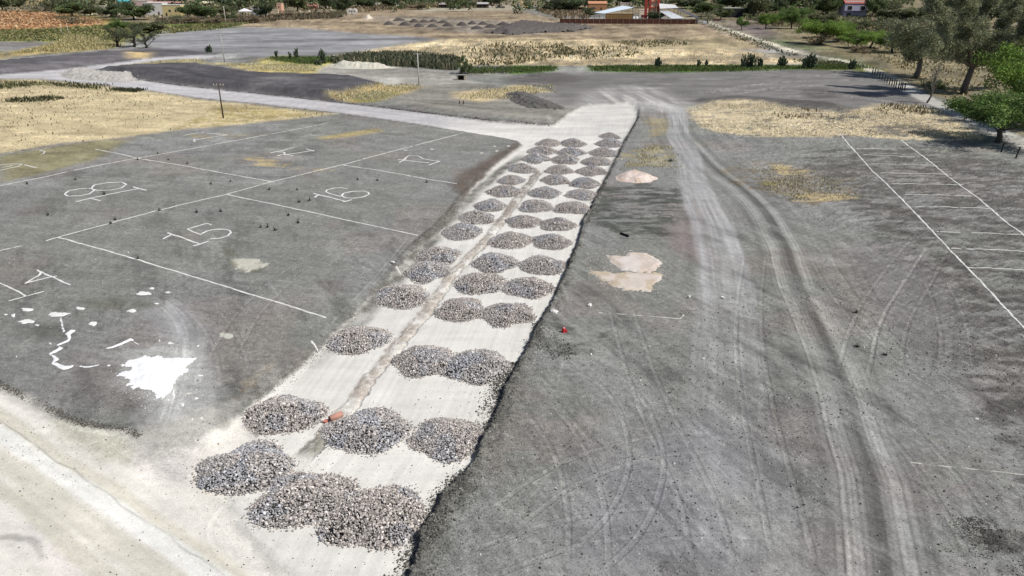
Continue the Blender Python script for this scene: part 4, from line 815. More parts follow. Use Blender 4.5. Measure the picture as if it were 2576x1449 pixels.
blob('soil_heap', 'long dark soil mound left of the dusty junction', [(1268, 240), (1290, 232), (1330, 236), (1400, 262), (1425, 276), (1330, 272), (1288, 258)], h=.9, edge=3.4, rag=1.4, tone=(104, 102, 98), mat=M_SOIL, cat='soil heap', bump=.5, step=.25)
blob('gravel_heap', 'long low heap of grey road gravel beside the haul road', [(150, 190), (165, 178), (240, 176), (260, 183), (330, 187), (348, 202), (300, 206), (230, 203), (170, 198)], h=1.0, edge=3.2, rag=.7, tone=(184, 180, 174), mat=M_SOIL, cat='gravel', bump=.6, step=.25)
blob('gravel_heap', 'bright pile of pale quarry dust under the dark hedge', [(832, 170), (842, 160), (880, 160), (900, 164), (960, 166), (1000, 171), (940, 174), (860, 173)], h=1.3, edge=3.5, rag=.5, tone=(208, 205, 190), mat=M_SOIL, cat='gravel', bump=.5, step=.3)
# far dark heaps
HP = [(12, 55), (38, 45), (52, 57), (76, 49), (88, 60), (101, 49), (123, 48), (122, 61), (148, 51), (160, 59), (196, 57), (222, 54), (234, 66), (249, 55), (269, 62), (300, 57), (316, 62)]
for k, (x, y) in enumerate(HP):
    px, py = P(966+x, y+7); mb = MB(); rg = np.random.default_rng(400+k); R0 = rg.uniform(3.0, 4.2); nr, na = 6, 18; V = [(0, 0, 1.9)]; Fc = []
    hh = rg.uniform(1.6, 2.1)
    for i in range(1, nr+1):
        for j in range(na):
            t = 2*math.pi*j/na; r = i/nr; q = r*R0*(1+.12*math.sin(2*t+k)+rg.normal(0, .03)); V.append((q*math.cos(t), q*math.sin(t)*.9, hh*(1-r**1.4)-.05+rg.normal(0, .05)))
    for j in range(na): Fc.append((0, 1+j, 1+(j+1) % na))
    for i in range(nr-1):
        for j in range(na): Fc.append((1+i*na+j, 1+(i+1)*na+j, 1+(i+1)*na+(j+1) % na, 1+i*na+(j+1) % na))
    V[0] = (0, 0, hh*.98); mb.add(V, Fc, alb((88, 83, 80))); o = mb.build('soil_heap', M_SOIL, smooth=True); o.location = (px, py, 0)
    tag(o, 'dark dumped soil heap on the brown field, %s' % (('%s from the left' % ORD[k+1]) if k else 'leftmost of the scattered row'), 'soil heap', 'dumped soil heaps on the brown field')
blob('soil_heap', 'long low spread of dark spoil in front of the brick wall', [(1225, 84), (1255, 72), (1290, 60), (1350, 60), (1400, 66), (1500, 70), (1440, 80), (1340, 84), (1290, 88)], h=2.0, edge=7, rag=4.5, tone=(104, 99, 96), mat=M_SOIL, cat='soil heap', bump=.8, step=1.0)
blob('soil_heap', 'pale rounded pile of rubble below the twin concrete rings', [(912, 47), (922, 40), (935, 42), (938, 47), (925, 49)], h=1.8, edge=3, rag=.6, tone=(220, 208, 190), mat=M_SOIL, cat='soil heap', step=.5)

scatter('lime_crumbs', 'crumbs and dust of lime strewn around the big white spill', [(290, 880), (420, 870), (520, 890), (520, 990), (450, 1060), (380, 1040), (290, 980)], 1300, .020, [(236, 236, 232), (220, 220, 216)], 61, .1)
scatter('gravel_crumbs', 'pink gravel crumbs strewn around the flattened pink patch', [(1470, 640), (1600, 625), (1700, 660), (1690, 740), (1560, 750), (1480, 700)], 1400, .030, [(222, 206, 196), (206, 190, 172), (232, 220, 210)], 62, .1)
# ---------------------------------------------------------------- trees and plants
def limb_tree(rng, hgt, r0, lean=(0, 0), nl=6, spread=.6, fork=.35, k=7, droop=0.0):
    """trunk polyline with limbs; returns list of (points, radii) and the tips"""
    out = []; tips = []
    base = np.array([0, 0, -.15]); top = np.array([lean[0]*hgt, lean[1]*hgt, hgt*.62])
    tr = [base]; n = 5
    for i in range(1, n+1): tr.append(base+(top-base)*i/n+np.r_[rng.normal(0, hgt*.018, 2), 0])
    out.append((tr, list(np.linspace(r0, r0*.45, n+1))))
    for j in range(nl):
        s = rng.uniform(fork, 1); i = min(int(s*n), n-1); st = tr[i]+(tr[i+1]-tr[i])*(s*n-i)
        a = 2*math.pi*(j+rng.uniform(-.3, .3))/nl; L = hgt*spread*rng.uniform(.55, 1.0); up = rng.uniform(.35, .9)
        d = np.array([math.cos(a), math.sin(a), up]); d /= np.linalg.norm(d); pts = [st]
        for q in range(1, 5):
            d = d+rng.normal(0, .16, 3)+np.array([0, 0, .05-droop]); d /= np.linalg.norm(d); pts.append(pts[-1]+d*L/4)
        rr = r0*rng.uniform(.28, .42); out.append((pts, list(np.linspace(rr, rr*.22, 5)))); tips += pts[2:]
        for m in range(2):
            st = pts[rng.integers(1, 4)]; d2 = d+rng.normal(0, .6, 3); d2 /= np.linalg.norm(d2); p2 = [st, st+d2*L*.25, st+d2*L*.5+rng.normal(0, .05*L, 3)]
            out.append((p2, [rr*.4, rr*.25, rr*.1])); tips += p2[1:]
    return out, np.array(tips)
def leaf_cards(mb, centers, n_each, rad, size, tone, rng, squash=.7, var=.3, hue=.12, flatten=0.0, lenf=1.6):
    n = len(centers)*n_each; c = np.repeat(np.asarray(centers), n_each, 0)
    d = rng.normal(size=(n, 3)); d /= np.linalg.norm(d, axis=1, keepdims=True); r = rad*rng.uniform(.15, 1, n)**.6
    p = c+d*r[:, None]*np.array([1, 1, squash])
    u = rng.normal(size=(n, 3)); u[:, 2] *= (1-flatten*.6); u /= np.linalg.norm(u, axis=1, keepdims=True); v = np.cross(u, rng.normal(size=(n, 3))); v /= np.linalg.norm(v, axis=1, keepdims=True)
    s = size*rng.uniform(.6, 1.4, n)[:, None]; a = u*s*lenf*.5; b = v*s*.5
    V = np.stack([p-a, p+b*.8, p+a, p-b*.8], 1).reshape(-1, 3); i = np.arange(n)*4
    clump = np.repeat(rng.lognormal(0, var*.7, len(centers)), n_each)
    L = clump*rng.lognormal(0, var, n); t = np.asarray(tone, float)
    hz = rng.normal(0, hue, n)[:, None]*np.array([1, .25, -.3])
    col = np.clip(t[None]*L[:, None]*(1+hz), .006, .5); mb.add(V, np.c_[i, i+1, i+2, i+3], np.repeat(col, 4, 0))
GREEN = {'mesq': (.130, .205, .055), 'bright': (.165, .260, .050), 'dark': (.095, .122, .060), 'euc': (.25, .265, .155), 'olive': (.150, .165, .085), 'grey': (.16, .15, .13), 'mid': (.120, .160, .065), 'tan': (.30, .235, .155)}
TREE_LIB = {}
def tree_meshes(kind, var):
    key = (kind, var)
    if key in TREE_LIB: return TREE_LIB[key]
    rng = np.random.default_rng(abs(hash(kind)) % 1000 if False else sum(map(ord, kind))*7+var)
    bark = MB(); leaf = MB(); Hh = 10.0
    if kind in ('mesq', 'bright'):      # umbrella shaped, forking low
        br, tips = limb_tree(rng, 7.0, .34, (rng.uniform(-.1, .1), 0), 9, .85, .30)
        hi = tips[:, 2] > 2.3; ctr = tips[hi]; extra = ctr[rng.integers(0, len(ctr), 50)]+rng.normal(0, 1.1, (50, 3))*np.array([1, 1, .55])+np.array([0, 0, -.3]); ctr = np.r_[ctr, extra]
        leaf_cards(leaf, ctr[ctr[:, 2] > 3.0], 200, 1.15, .17, GREEN[kind], rng, .8, .34)
    elif kind in ('dark', 'mid', 'olive'):
        br, tips = limb_tree(rng, 9.0, .30, (rng.uniform(-.05, .05), 0), 8, .5, .25)
        ctr = np.r_[tips, tips[rng.integers(0, len(tips), 24)]+rng.normal(0, .9, (24, 3))]; ctr = ctr[ctr[:, 2] > 2.0]
        leaf_cards(leaf, ctr, 90, 1.35, .34, GREEN[kind], rng, .85, .32)
    elif kind == 'euc':
        br, tips = limb_tree(rng, 10.5, .42, (rng.uniform(-.02, .06), 0), 11, .62, .35, droop=.02)
        ctr = np.r_[tips, tips[rng.integers(0, len(tips), 30)]+rng.normal(0, 1.0, (30, 3))]; ctr = ctr[ctr[:, 2] > 3.2]
        leaf_cards(leaf, ctr, 130, 1.1, .18, GREEN[kind], rng, .95, .3, lenf=2.6)
    elif kind == 'grey':                # leafless or dusty
        br, tips = limb_tree(rng, 6.5, .2, (rng.uniform(-.1, .1), 0), 12, .62, .08)
        leaf_cards(leaf, tips, 20, .9, .15, (.17, .18, .10), rng, .8, .3, lenf=2.8)
    elif kind == 'half':                # thin dark limbs, thin green tops
        br, tips = limb_tree(rng, 7.5, .38, (rng.uniform(-.12, .12), 0), 10, .62, .12)
        hi = tips[tips[:, 2] > 2.6]; leaf_cards(leaf, hi, 34, .8, .17, (.12, .14, .075), rng, .8, .3, lenf=2.2)
    elif kind == 'bush':
        br, tips = limb_tree(rng, 3.4, .10, (0, 0), 9, .75, .05)
        leaf_cards(leaf, tips, 44, .55, .17, GREEN['mid'], rng, .8, .3)
    elif kind == 'drybush':
        br, tips = limb_tree(rng, 3.2, .08, (0, 0), 10, .75, .05)
        leaf_cards(leaf, tips, 26, .55, .14, GREEN['tan'], rng, .8, .3, lenf=2.6)
    tone = (.10, .085, .07) if kind != 'euc' else (.20, .175, .15)
    if kind == 'grey': tone = (.17, .155, .14)
    if kind == 'half': tone = (.045, .04, .035)
    for pts, rad in br: bark.tube(pts, rad, tone, 6)
    a = bark.mesh('trunk', True); a.materials.append(M_BARK); b = leaf.mesh('crown'); b.materials.append(M_LEAF)
    zz = max(float(np.concatenate(leaf.v)[:, 2].max()), 1); xx = np.concatenate(leaf.v)[:, 0]; wd = float(np.percentile(xx, 99)-np.percentile(xx, 1))
    TREE_LIB[key] = (a, b, zz, wd); return TREE_LIB[key]
def tree(kind, x, yb, wpx, ytop, label, name='tree', cat='tree', group=None, var=0, rz=0.0, hmin=None):
    X, Y = P(x, yb); d = depth(X, Y); a, b, zz, wd = tree_meshes(kind, var)
    top = PY(x, ytop, Y)[2]; h = top if top > .5 else 2.0
    if hmin: h = max(h, hmin)
    sx = (wpx*d/F)/wd*(1.0 if Y > 330 else 1.12); sz = h/zz*(1.25 if Y > 330 and ytop < 0 else 1.0)
    e = empty(name, (X, Y, 0), rz); e.scale = (sx, sx, sz)
    t = bpy.data.objects.new('trunk', a); c = bpy.data.objects.new('crown', b)
    for o in (t, c): C.objects.link(o); o.parent = e
    tag(e, label, cat, group); return e
TG = 'trees around the site'
T = [ # kind, x, ybase, width, ytop, label
 ('euc', 2303, 195, 150, 15, 'tall eucalyptus with a dark leaning trunk behind the row of fence posts', 1),
 ('mesq', 2508, 358, 250, 168, 'round green mesquite overhanging the dirt lane at the right edge', 0),
 ('bright', 2570, 300, 190, 100, 'bright green mesquite rising behind the round one at the right edge', 1),
 ('mesq', 2670, 330, 190, 160, 'mesquite half cut off by the right edge of the photo', 2),
 ('bright', 2062, 111, 96, 46, 'wide bright green acacia with bare grey stems under it', 0),
 ('bright', 2108, 106, 80, 54, 'right twin of the wide bright green acacia', 1),
 ('bright', 2154, 121, 74, 76, 'low green acacia, leftmost of the three beside the scrub clearing', 2),
 ('bright', 2190, 121, 76, 74, 'low green acacia in the middle of the three', 0),
 ('bright', 2243, 132, 96, 76, 'low green acacia under the eucalyptus, rightmost of the three', 1),
 ('mesq', 1990, 72, 66, 8, 'mesquite on a thin dark trunk in the tan clearing', 1),
 ('mid', 2080, 40, 74, -4, 'rounded green tree left of the house with the red roof', 0),
 ('olive', 2070, 64, 70, 30, 'dusty olive tree in front of the house with the red roof', 1),
 ('mesq', 2016, 44, 48, 18, 'small green tree beside the white shed in the scrub', 2),
 ('mid', 2194, 44, 46, -6, 'green tree right of the house with the red roof', 1),
 ('olive', 2158, 72, 70, 50, 'low dusty tree below the house with the red roof', 2),
 ('grey', 2222, 80, 46, 42, 'small bare grey tree in the dry grass left of the eucalyptus', 0),
 ('olive', 2235, 60, 70, 20, 'dusty tree behind the small bare grey tree', 0),
 ('olive', 2215, 42, 60, -2, 'dusty tree at the top edge above the bare grey tree', 1),
 ('mesq', 1866, 76, 30, 41, 'slim green tree beside the pale lane', 2),
 ('bright', 1926, 73, 52, 30, 'green tree on the grey clearing right of the pale lane', 1),
 ('grey', 1782, 58, 56, 18, 'bare grey shrubby tree by the gate at the end of the brick wall', 1),
 ('mid', 1777, 42, 64, 2, 'green tree behind the bare grey one at the gate', 2),
 ('mid', 1812, 48, 50, 18, 'green tree between the gate and the dark hut', 0),
 ('dark', 1845, 26, 80, -20, 'dark tree behind the flat roofed dark hut', 1),
 ('olive', 1895, 44, 60, -10, 'olive tree behind the pale pole by the dark hut', 2),
 ('dark', 1930, 36, 70, -18, 'dark tree at the top edge right of the dark hut', 0),
 ('dark', 1975, 26, 80, -22, 'dark tree at the top edge behind the thin trunked mesquite', 1),
 ('dark', 2030, 26, 70, -24, 'dark tree at the top edge left of the rounded green one', 2),
 ('dark', 1740, 22, 70, -14, 'dark tree behind the long white shed roofs', 0),
 ('dark', 1590, 20, 60, -18, 'dark tree behind the red tower', 1),
 ('dark', 1440, 28, 60, -14, 'dense dark tree shading the maroon wall', 2),
 ('dark', 1405, 26, 44, -8, 'dark tree over the left half of the maroon wall', 0),
 ('olive', 1484, 42, 34, 18, 'olive shrub tree at the corner of the slim metal shed', 0),
 ('dark', 1644, 52, 26, 26, 'dark leafy tree inside the yard at the foot of the red tower', 1),
 ('mid', 1662, 50, 26, 30, 'leafy tree inside the yard beside the corrugated roof', 1),
 ('dark', 1500, 22, 56, -16, 'dark tree behind the orange roofed house', 0),
 ('dark', 1235, 14, 60, -18, 'dark tree above the black pickup', 1),
 ('dark', 1172, 20, 44, -14, 'dark tree between the two grey roofed sheds', 2),
 ('dark', 1105, 10, 54, -22, 'dark tree above the left grey roofed shed', 0),
 ('dark', 1040, 12, 60, -22, 'dark tree behind the parked white van in the middle of the village', 1),
 ('dark', 985, 18, 56, -18, 'dark tree right of the twin concrete rings', 2),
 ('dark', 912, 20, 56, -20, 'dark tree behind the twin concrete rings', 0),
 ('dark', 862, 34, 44, -4, 'dark tree left of the twin concrete rings', 1),
 ('dark', 818, 22, 50, -18, 'dark tree right of the small red roofed hut', 2),
 ('olive', 748, 28, 56, -12, 'olive tree between the pink tower house and the red roofed hut', 0),
 ('dark', 672, 42, 40, -6, 'dark tree with a slim trunk before the white walled house', 2),
 ('dark', 604, 28, 60, -12, 'dark tree behind the white canopy', 1),
 ('olive', 566, 40, 44, 6, 'dusty tree behind the village power pole', 1),
 ('mid', 512, 52, 60, 8, 'large dusty green tree right of the yellow house', 1),
 ('mid', 472, 44, 36, 10, 'green tree touching the yellow house', 2),
 ('grey', 448, 58, 46, 34, 'brown leafless bush below the yellow house', 2),
 ('bush', 580, 50, 40, 26, 'dark shrub before the white canopy', 0),
 ('mid', 336, 50, 84, 6, 'big round green tree left of the white house', 0),
 ('dark', 282, 44, 48, 8, 'dark grey green tree beside the turquoise roof', 1),
 ('olive', 228, 40, 40, 10, 'small tree with a dark shadow before the pale walls', 2),
 ('mid', 182, 42, 58, 4, 'olive green tree behind the orange field', 2),
 ('grey', 182, 60, 66, 34, 'dusty grey shrub at the corner of the orange field', 0),
 ('grey', 118, 30, 74, 0, 'large grey leafless tree behind the orange field', 1),
 ('dark', 150, 26, 50, -6, 'dark tree between the grey one and the olive green one', 0),
 ('dark', 6, 26, 40, -12, 'dark tree in the top left corner', 1),
 ('olive', 50, 22, 44, -8, 'pale green tree near the top left corner', 0),
 ('olive', 400, 10, 50, -20, 'tree tops behind the long red brown roof', 1),
 ('olive', 450, 14, 40, -16, 'tree right of the long red brown roof', 2),
 ('dark', 556, 16, 60, -18, 'dark tree at the top edge behind the cream house', 2),
 ('half', 297, 118, 56, 60, 'half bare tree, leftmost of the three by the levelled lot', 2),
 ('half', 337, 118, 54, 50, 'half bare tree in the middle of the three by the levelled lot', 0),
 ('half', 368, 121, 50, 56, 'half bare tree with a thick dark trunk, rightmost of the three by the levelled lot', 1),
 ('mesq', 305, 80, 60, 40, 'green bush tree above the three half bare trees', 0),
 ('olive', 380, 84, 70, 50, 'low green scrub tree at the corner of the levelled lot', 2),
 ('bush', 2345, 235, 60, 196, 'dark leafy bush in the shade between the bare tree and the big eucalyptus', 1),
 ('bush', 1170, 186, 34, 137, 'dark green bush standing over the small culvert', 0),
 ('drybush', 1925, 52, 40, 28, 'dry tan bush behind the green tree on the grey clearing', 0),
 ('drybush', 1958, 66, 40, 40, 'dry reddish bush left of the thin trunked mesquite', 1),
 ('drybush', 2060, 112, 60, 82, 'dry brown bush in front of the wide bright acacia', 2),
 ('drybush', 2160, 132, 40, 112, 'dry brown bush below the leftmost low acacia', 0),
 ('bush', 2120, 100, 40, 70, 'olive bush between the wide acacias and the low ones', 2),
 ('drybush', 2290, 75, 60, 45, 'dry bush among the dusty trees above the eucalyptus', 1),
 ('olive', 2300, 70, 80, 10, 'dusty tree behind the crown of the leaning eucalyptus', 2),
 ('olive', 2400, 60, 90, -20, 'dusty tree behind the left side of the big eucalyptus', 0),
 ('olive', 2520, 80, 120, -10, 'dusty tree behind the right side of the big eucalyptus', 1),
 ('mid', 2560, 150, 110, 60, 'green tree behind the mesquites at the right edge', 0),
 ('olive', 2140, 16, 60, -30, 'tree top behind the house with the red roof', 0),
 ('drybush', 640, 57, 46, 38, 'dry shrub on the village edge below the white walled house', 1),
 ('drybush', 480, 58, 60, 40, 'dry reddish shrub right of the brown leafless bush', 0),
 ('drybush', 540, 60, 50, 42, 'dry shrub left of the village power pole', 2),
 ('grey', 850, 46, 46, 24, 'grey thorny shrub left of the twin concrete rings', 2),
 ('drybush', 1050, 24, 60, 6, 'tan dry scrub left of the left grey roofed shed', 1),
 ('drybush', 720, 44, 60, 26, 'dry brown shrub in front of the pink tower house', 0),
]
for k, (kind, x, yb, w_, yt, lb, *v_) in enumerate(T):
    cat = 'bush' if kind in ('bush', 'drybush') else 'tree'
    tree(kind, x, yb, w_, yt, lb, {'bush': 'bush', 'drybush': 'dry_bush', 'mesq': 'mesquite_tree', 'bright': 'acacia_tree', 'euc': 'eucalyptus_tree'}.get(kind, 'tree'), cat, TG if cat == 'tree' else 'bushes around the site', v_[0] if v_ else k % 3, rz=(k*1.7) % 6.28 if kind not in ('euc',) else 0)

# the big eucalyptus, fanning up and to the right
def big_eucalyptus():
    rng = np.random.default_rng(77); X, Y = P(2424, 235); e = empty('eucalyptus_tree', (X, Y, 0)); tag(e, 'huge fan shaped eucalyptus with several dark limbs reaching out of the top right corner', 'tree', TG)
    bark = MB(); leaf = MB(); d = depth(X, Y); m = d/F
    def pt(x, y, dy=0.0): q = PY(x, y, Y+dy); return np.array([q[0]-X, dy, q[2]])
    tr = [np.array([0, 0, -.2]), pt(2428, 215), pt(2436, 195), pt(2445, 170)]; bark.tube(tr, [.85, .72, .66, .6], (.12, .10, .085), 9)
    limbs = [([(2445, 170), (2425, 140), (2395, 100), (2370, 60), (2350, 20)], 1.5), ([(2445, 170), (2440, 130), (2430, 80), (2425, 30), (2420, -20)], -2), ([(2445, 170), (2470, 140), (2500, 100), (2530, 55), (2560, 10), (2580, -30)], 2), ([(2448, 168), (2485, 150), (2530, 115), (2580, 70), (2620, 20)], -1.5), ([(2445, 172), (2462, 120), (2475, 60), (2490, 0), (2500, -40)], 1), ([(2440, 165), (2400, 140), (2370, 120), (2345, 110)], -2.5), ([(2450, 165), (2500, 158), (2550, 135), (2600, 110)], 2.5)]
    ctr = []
    for lp, dy in limbs:
        pts = [pt(x, y, dy*i*.8) for i, (x, y) in enumerate(lp)]; bark.tube(pts, list(np.linspace(.42, .07, len(pts))), (.15, .13, .11), 7)
        for i in range(1, len(pts)):
            for q in range(12 if i > 1 else 4):
                st = pts[i-1]+(pts[i]-pts[i-1])*rng.uniform(.2, 1); dr = (pts[i]-pts[i-1]); dr = dr/np.linalg.norm(dr)+rng.normal(0, .55, 3); L = rng.uniform(1.2, 3.4); en = st+dr*L
                bark.tube([st, st+dr*L*.5+rng.normal(0, .1, 3), en], [.08, .05, .02], (.26, .235, .20) if rng.random() < .3 else (.13, .11, .095), 4, False); ctr += [en, st+dr*L*.65]
    ctr = np.array(ctr); ctr = ctr[ctr[:, 2] > 4.2]
    leaf_cards(leaf, ctr, 150, 1.15, .20, GREEN['euc'], rng, 1.05, .34, lenf=2.8)
    bark.build('trunk', M_BARK, e, True); leaf.build('crown', M_LEAF, e)
big_eucalyptus()
def bare_tree():
    rng = np.random.default_rng(5); X, Y = P(2331, 259); e = empty('bare_tree', (X, Y, 0)); tag(e, 'slender leafless tree leaning over the end of the row of fence posts', 'tree', TG)
    mb = MB(); tw = MB()
    def pt(x, y, dy=0.0): q = PY(x, y, Y+dy); return np.array([q[0]-X, dy, q[2]])
    tr = [np.array([0, 0, -.1]), pt(2342, 243), pt(2349, 222), pt(2352, 200), pt(2356, 180)]; mb.tube(tr, [.22, .18, .15, .13, .10], (.13, .115, .10), 7)
    for q in range(34):
        i = rng.integers(1, 4); st = tr[i]+(tr[i+1]-tr[i])*rng.random(); dr = np.array([rng.normal(0, .55), rng.normal(0, .5), 1]); dr /= np.linalg.norm(dr); L = rng.uniform(1.5, 4.2); p1 = st+dr*L*.5; p2 = st+dr*L+rng.normal(0, .25, 3)
        tw.tube([st, p1, p2], [.055, .035, .012], (.16, .145, .13), 4, False)
        for _ in range(4): s0 = p1+(p2-p1)*rng.random(); tw.tube([s0, s0+(dr+rng.normal(0, .5, 3))*rng.uniform(.5, 1.3)], [.022, .008], (.18, .165, .15), 3, False)
    mb.build('trunk', M_BARK, e, True); tw.build('branches', M_BARK, e)
bare_tree()

# nopal cactus and agave clumps along the verge
def pad_plant(x, yb, wpx, ytop, label, seed, tone=(.085, .115, .07)):
    rng = np.random.default_rng(seed); X, Y = P(x, yb); d = depth(X, Y); m = d/F; hw = wpx*m/2; hh = max(PY(x, ytop, Y)[2], .8)
    mb = MB(); n = int(10+hw*14)
    for q in range(n):
        bx, by = np.clip(rng.normal(0, hw*.3), -hw*.55, hw*.55), rng.normal(0, hw*.10); h_ = hh*(1-.55*abs(bx)/hw)*rng.uniform(.55, 1); p = np.array([bx, by, 0.]); L = .55
        while p[2] < h_:
            a = rng.uniform(0, 3.14); up = np.array([rng.normal(0, .35), rng.normal(0, .35), 1]); up /= np.linalg.norm(up); s = np.array([math.cos(a), math.sin(a), 0]); t = np.cross(up, s); t /= np.linalg.norm(t)
            V = []; 
            for sg in (-1, 1):
                for j in range(7): u = 2*math.pi*j/7; V.append(p+up*(L*.5+L*.5*math.cos(u))+s*L*.36*math.sin(u)+t*.03*sg)
            Fc = [tuple(range(6, -1, -1)), tuple(range(7, 14))]+[(j, (j+1) % 7, 7+(j+1) % 7, 7+j) for j in range(7)]
            mb.add(V, Fc, np.array(tone)*rng.uniform(.6, 1.7)); p = p+up*L*.9
    o = mb.build('cactus', M_LEAF); o.location = (X, Y, 0); tag(o, label, 'cactus', 'cactus clumps along the green verge')
for k, a in enumerate([(1882, 170, 62, 131, 'largest cactus clump on the verge, left of the pale lane'), (1912, 168, 20, 146, 'cactus at the right foot of the largest clump'), (1656, 168, 22, 143, 'tall lone cactus in the middle of the verge'), (1757, 166, 9, 151, 'left of two small upright cacti on the verge'), (1778, 166, 9, 151, 'right of two small upright cacti on the verge'),
   (1967, 167, 34, 139, 'cactus clump by the end of the straw field'), (2036, 172, 62, 133, 'broad leafy cactus clump at the right end of the verge'), (2143, 174, 34, 149, 'cactus beside the dirt lane'), (812, 160, 30, 122, 'tallest cactus left of the dark hedge'), (800, 164, 30, 148, 'low cactus at the foot of the tallest one'), (747, 145, 12, 120, 'thin forked cactus on the lot edge'), (730, 148, 9, 133, 'short stump of cactus left of the forked one'), (696, 144, 7, 127, 'slim dark stump of cactus at the left end of the green verge'), (838, 156, 12, 141, 'small cactus right of the tallest one'), (526, 132, 22, 113, 'dark cactus beside the pale power pole')]): pad_plant(*a, seed=600+k)

# vegetation masses: stalks, reeds, grass
def blades(name, label, polys, n, h, wd, tones, mat, seed, patch=.0, cat='dry plants', pscale=.05, lean=.25, thr=None):
    rng = np.random.default_rng(seed); mb = MB()
    for poly, share in polys:
        w = W(poly); xs = [p[0] for p in w]; ys = [p[1] for p in w]; m = int(n*share*4)
        x = rng.uniform(min(xs), max(xs), m); y = rng.uniform(min(ys), max(ys), m)
        k = poly_sd(w, x, y)+rng.normal(0, 1.1, m)+fbm(x*.12, y*.12, seed+3, 3)*3.5 > 0
        if patch: k &= fbm(x*pscale, y*pscale*.6, seed, 3)+rng.uniform(-patch, patch, m) > (thr or 0)
        x, y = x[k][:int(n*share)], y[k][:int(n*share)]; q = len(x)
        if not q: continue
        a = rng.uniform(0, 6.28, q); hh = h*rng.uniform(.45, 1.3, q); ww = wd*rng.uniform(.6, 1.4, q); z = gz(x, y)-.02
        dx, dy = np.cos(a)*ww/2, np.sin(a)*ww/2; lx, ly = rng.normal(0, lean, q)*hh, rng.normal(0, lean, q)*hh
        V = np.stack([np.c_[x-dx, y-dy, z], np.c_[x+dx, y+dy, z], np.c_[x+lx+dx*.55, y+ly+dy*.55, z+hh], np.c_[x+lx-dx*.55, y+ly-dy*.55, z+hh]], 1).reshape(-1, 3)
        t = np.array(tones)[rng.integers(0, len(tones), q)]*rng.lognormal(0, .25, q)[:, None]; i = np.arange(q)*4
        mb.add(V, np.c_[i, i+1, i+2, i+3], np.repeat(np.clip(t, .005, .7), 4, 0))
    o = mb.build(name, mat); tag(o, label, cat, kind='stuff'); return o
STR = [(.60, .52, .36), (.70, .62, .44), (.48, .41, .28), (.34, .29, .20)]
LF = [(-300, 215), (0, 206), (100, 206), (250, 220), (500, 250), (840, 288), (640, 306), (300, 346), (0, 388), (-300, 440)]
blades('stubble', 'short straw stubble of the left field', [(LF, 1)], 26000, .13, .10, STR, M_STRAW, 41, .5, cat='stubble', thr=0, lean=.9)
blades('weeds', 'greenish weeds along the top of the stubble field', [([(-300, 203), (0, 203), (110, 206), (100, 216), (0, 224), (-300, 228)], .45), ([(110, 206), (250, 216), (250, 226), (150, 218)], .25), ([(272, 221), (350, 227), (346, 233), (280, 231)], .15), ([(20, 248), (150, 243), (150, 252), (20, 258)], .15)], 4200, .5, .18, [(.05, .065, .03), (.08, .085, .04), (.035, .045, .025)], M_LEAF, 42, .8, cat='weeds', thr=-.1)
blades('weeds', 'dark weeds dotted over the straw of the left field', [(LF, 1)], 900, .35, .16, [(.10, .095, .05), (.16, .13, .07)], M_LEAF, 43, .5, cat='weeds', pscale=.03)
blades('reeds', 'dark green reeds forming a hedge behind the quarry dust', [([(850, 159), (860, 149), (920, 143), (1040, 141), (1160, 158), (1150, 177), (1000, 167), (920, 159)], 1)], 9000, 1.7, .34, [(.080, .105, .060), (.11, .135, .07), (.055, .07, .045), (.20, .20, .12), (.26, .23, .15)], M_LEAF, 44, .9, cat='reeds', lean=.35, thr=-.25, pscale=.12)
blades('maize_stalks', 'standing maize stalks in the middle of the straw field', [([(1090, 148), (1180, 122), (1290, 106), (1420, 112), (1440, 135), (1380, 155), (1290, 164), (1160, 168)], .62), ([(1420, 120), (1560, 116), (1620, 135), (1540, 150), (1400, 150)], .22), ([(1540, 106), (1680, 100), (1740, 112), (1620, 122)], .16)], 1900, .75, .5, [(.10, .115, .05), (.09, .10, .045), (.18, .16, .085), (.30, .25, .14)], M_LEAF, 45, .8, cat='maize', lean=.18)
blades('maize_stalks', 'dead pale stalks across the straw field', [([(830, 156), (1150, 102), (1290, 97), (1640, 120), (1900, 132), (2000, 150), (1780, 160), (1290, 162)], 1)], 9000, .3, .20, STR, M_STRAW, 46, .8, cat='maize', thr=-.3)
blades('grass', 'green grass strip along the ditch', [([(1478, 168), (1700, 165), (2140, 166), (2150, 172), (1700, 181), (1560, 181), (1490, 178)], .55), ([(1180, 172), (1280, 167), (1400, 167), (1400, 176), (1330, 184), (1180, 186)], .2), ([(682, 144), (850, 144), (860, 155), (780, 162), (690, 154)], .15), ([(2020, 162), (2150, 160), (2200, 172), (2100, 176)], .1)], 14000, .45, .22, [(.085, .14, .035), (.12, .17, .04), (.06, .10, .03), (.15, .16, .06)], M_LEAF, 47, .8, cat='grass', thr=-.6)
blades('reddish_sorghum', 'dense rust coloured sorghum crop in the top left field', [([(-200, 26), (120, 28), (160, 34), (258, 50), (256, 62), (190, 66), (100, 71), (-200, 78)], 1)], 5000, .6, 1.2, [(.47, .30, .17), (.50, .33, .19), (.43, .28, .16), (.50, .36, .22)], M_STRAW, 48, .8, cat='crop', lean=.5, thr=-.8)
blades('scrub', 'yellow green scrub between the orange field and the levelled lot', [([(-200, 76), (100, 74), (256, 64), (300, 60), (440, 66), (400, 84), (300, 100), (140, 104), (-200, 104)], .7), ([(440, 66), (560, 62), (640, 56), (560, 72), (430, 84)], .3)], 8000, .6, .9, [(.17, .18, .06), (.28, .25, .11), (.11, .15, .05), (.38, .33, .17)], M_LEAF, 49, .8, lean=.5, cat='scrub', thr=-.3)
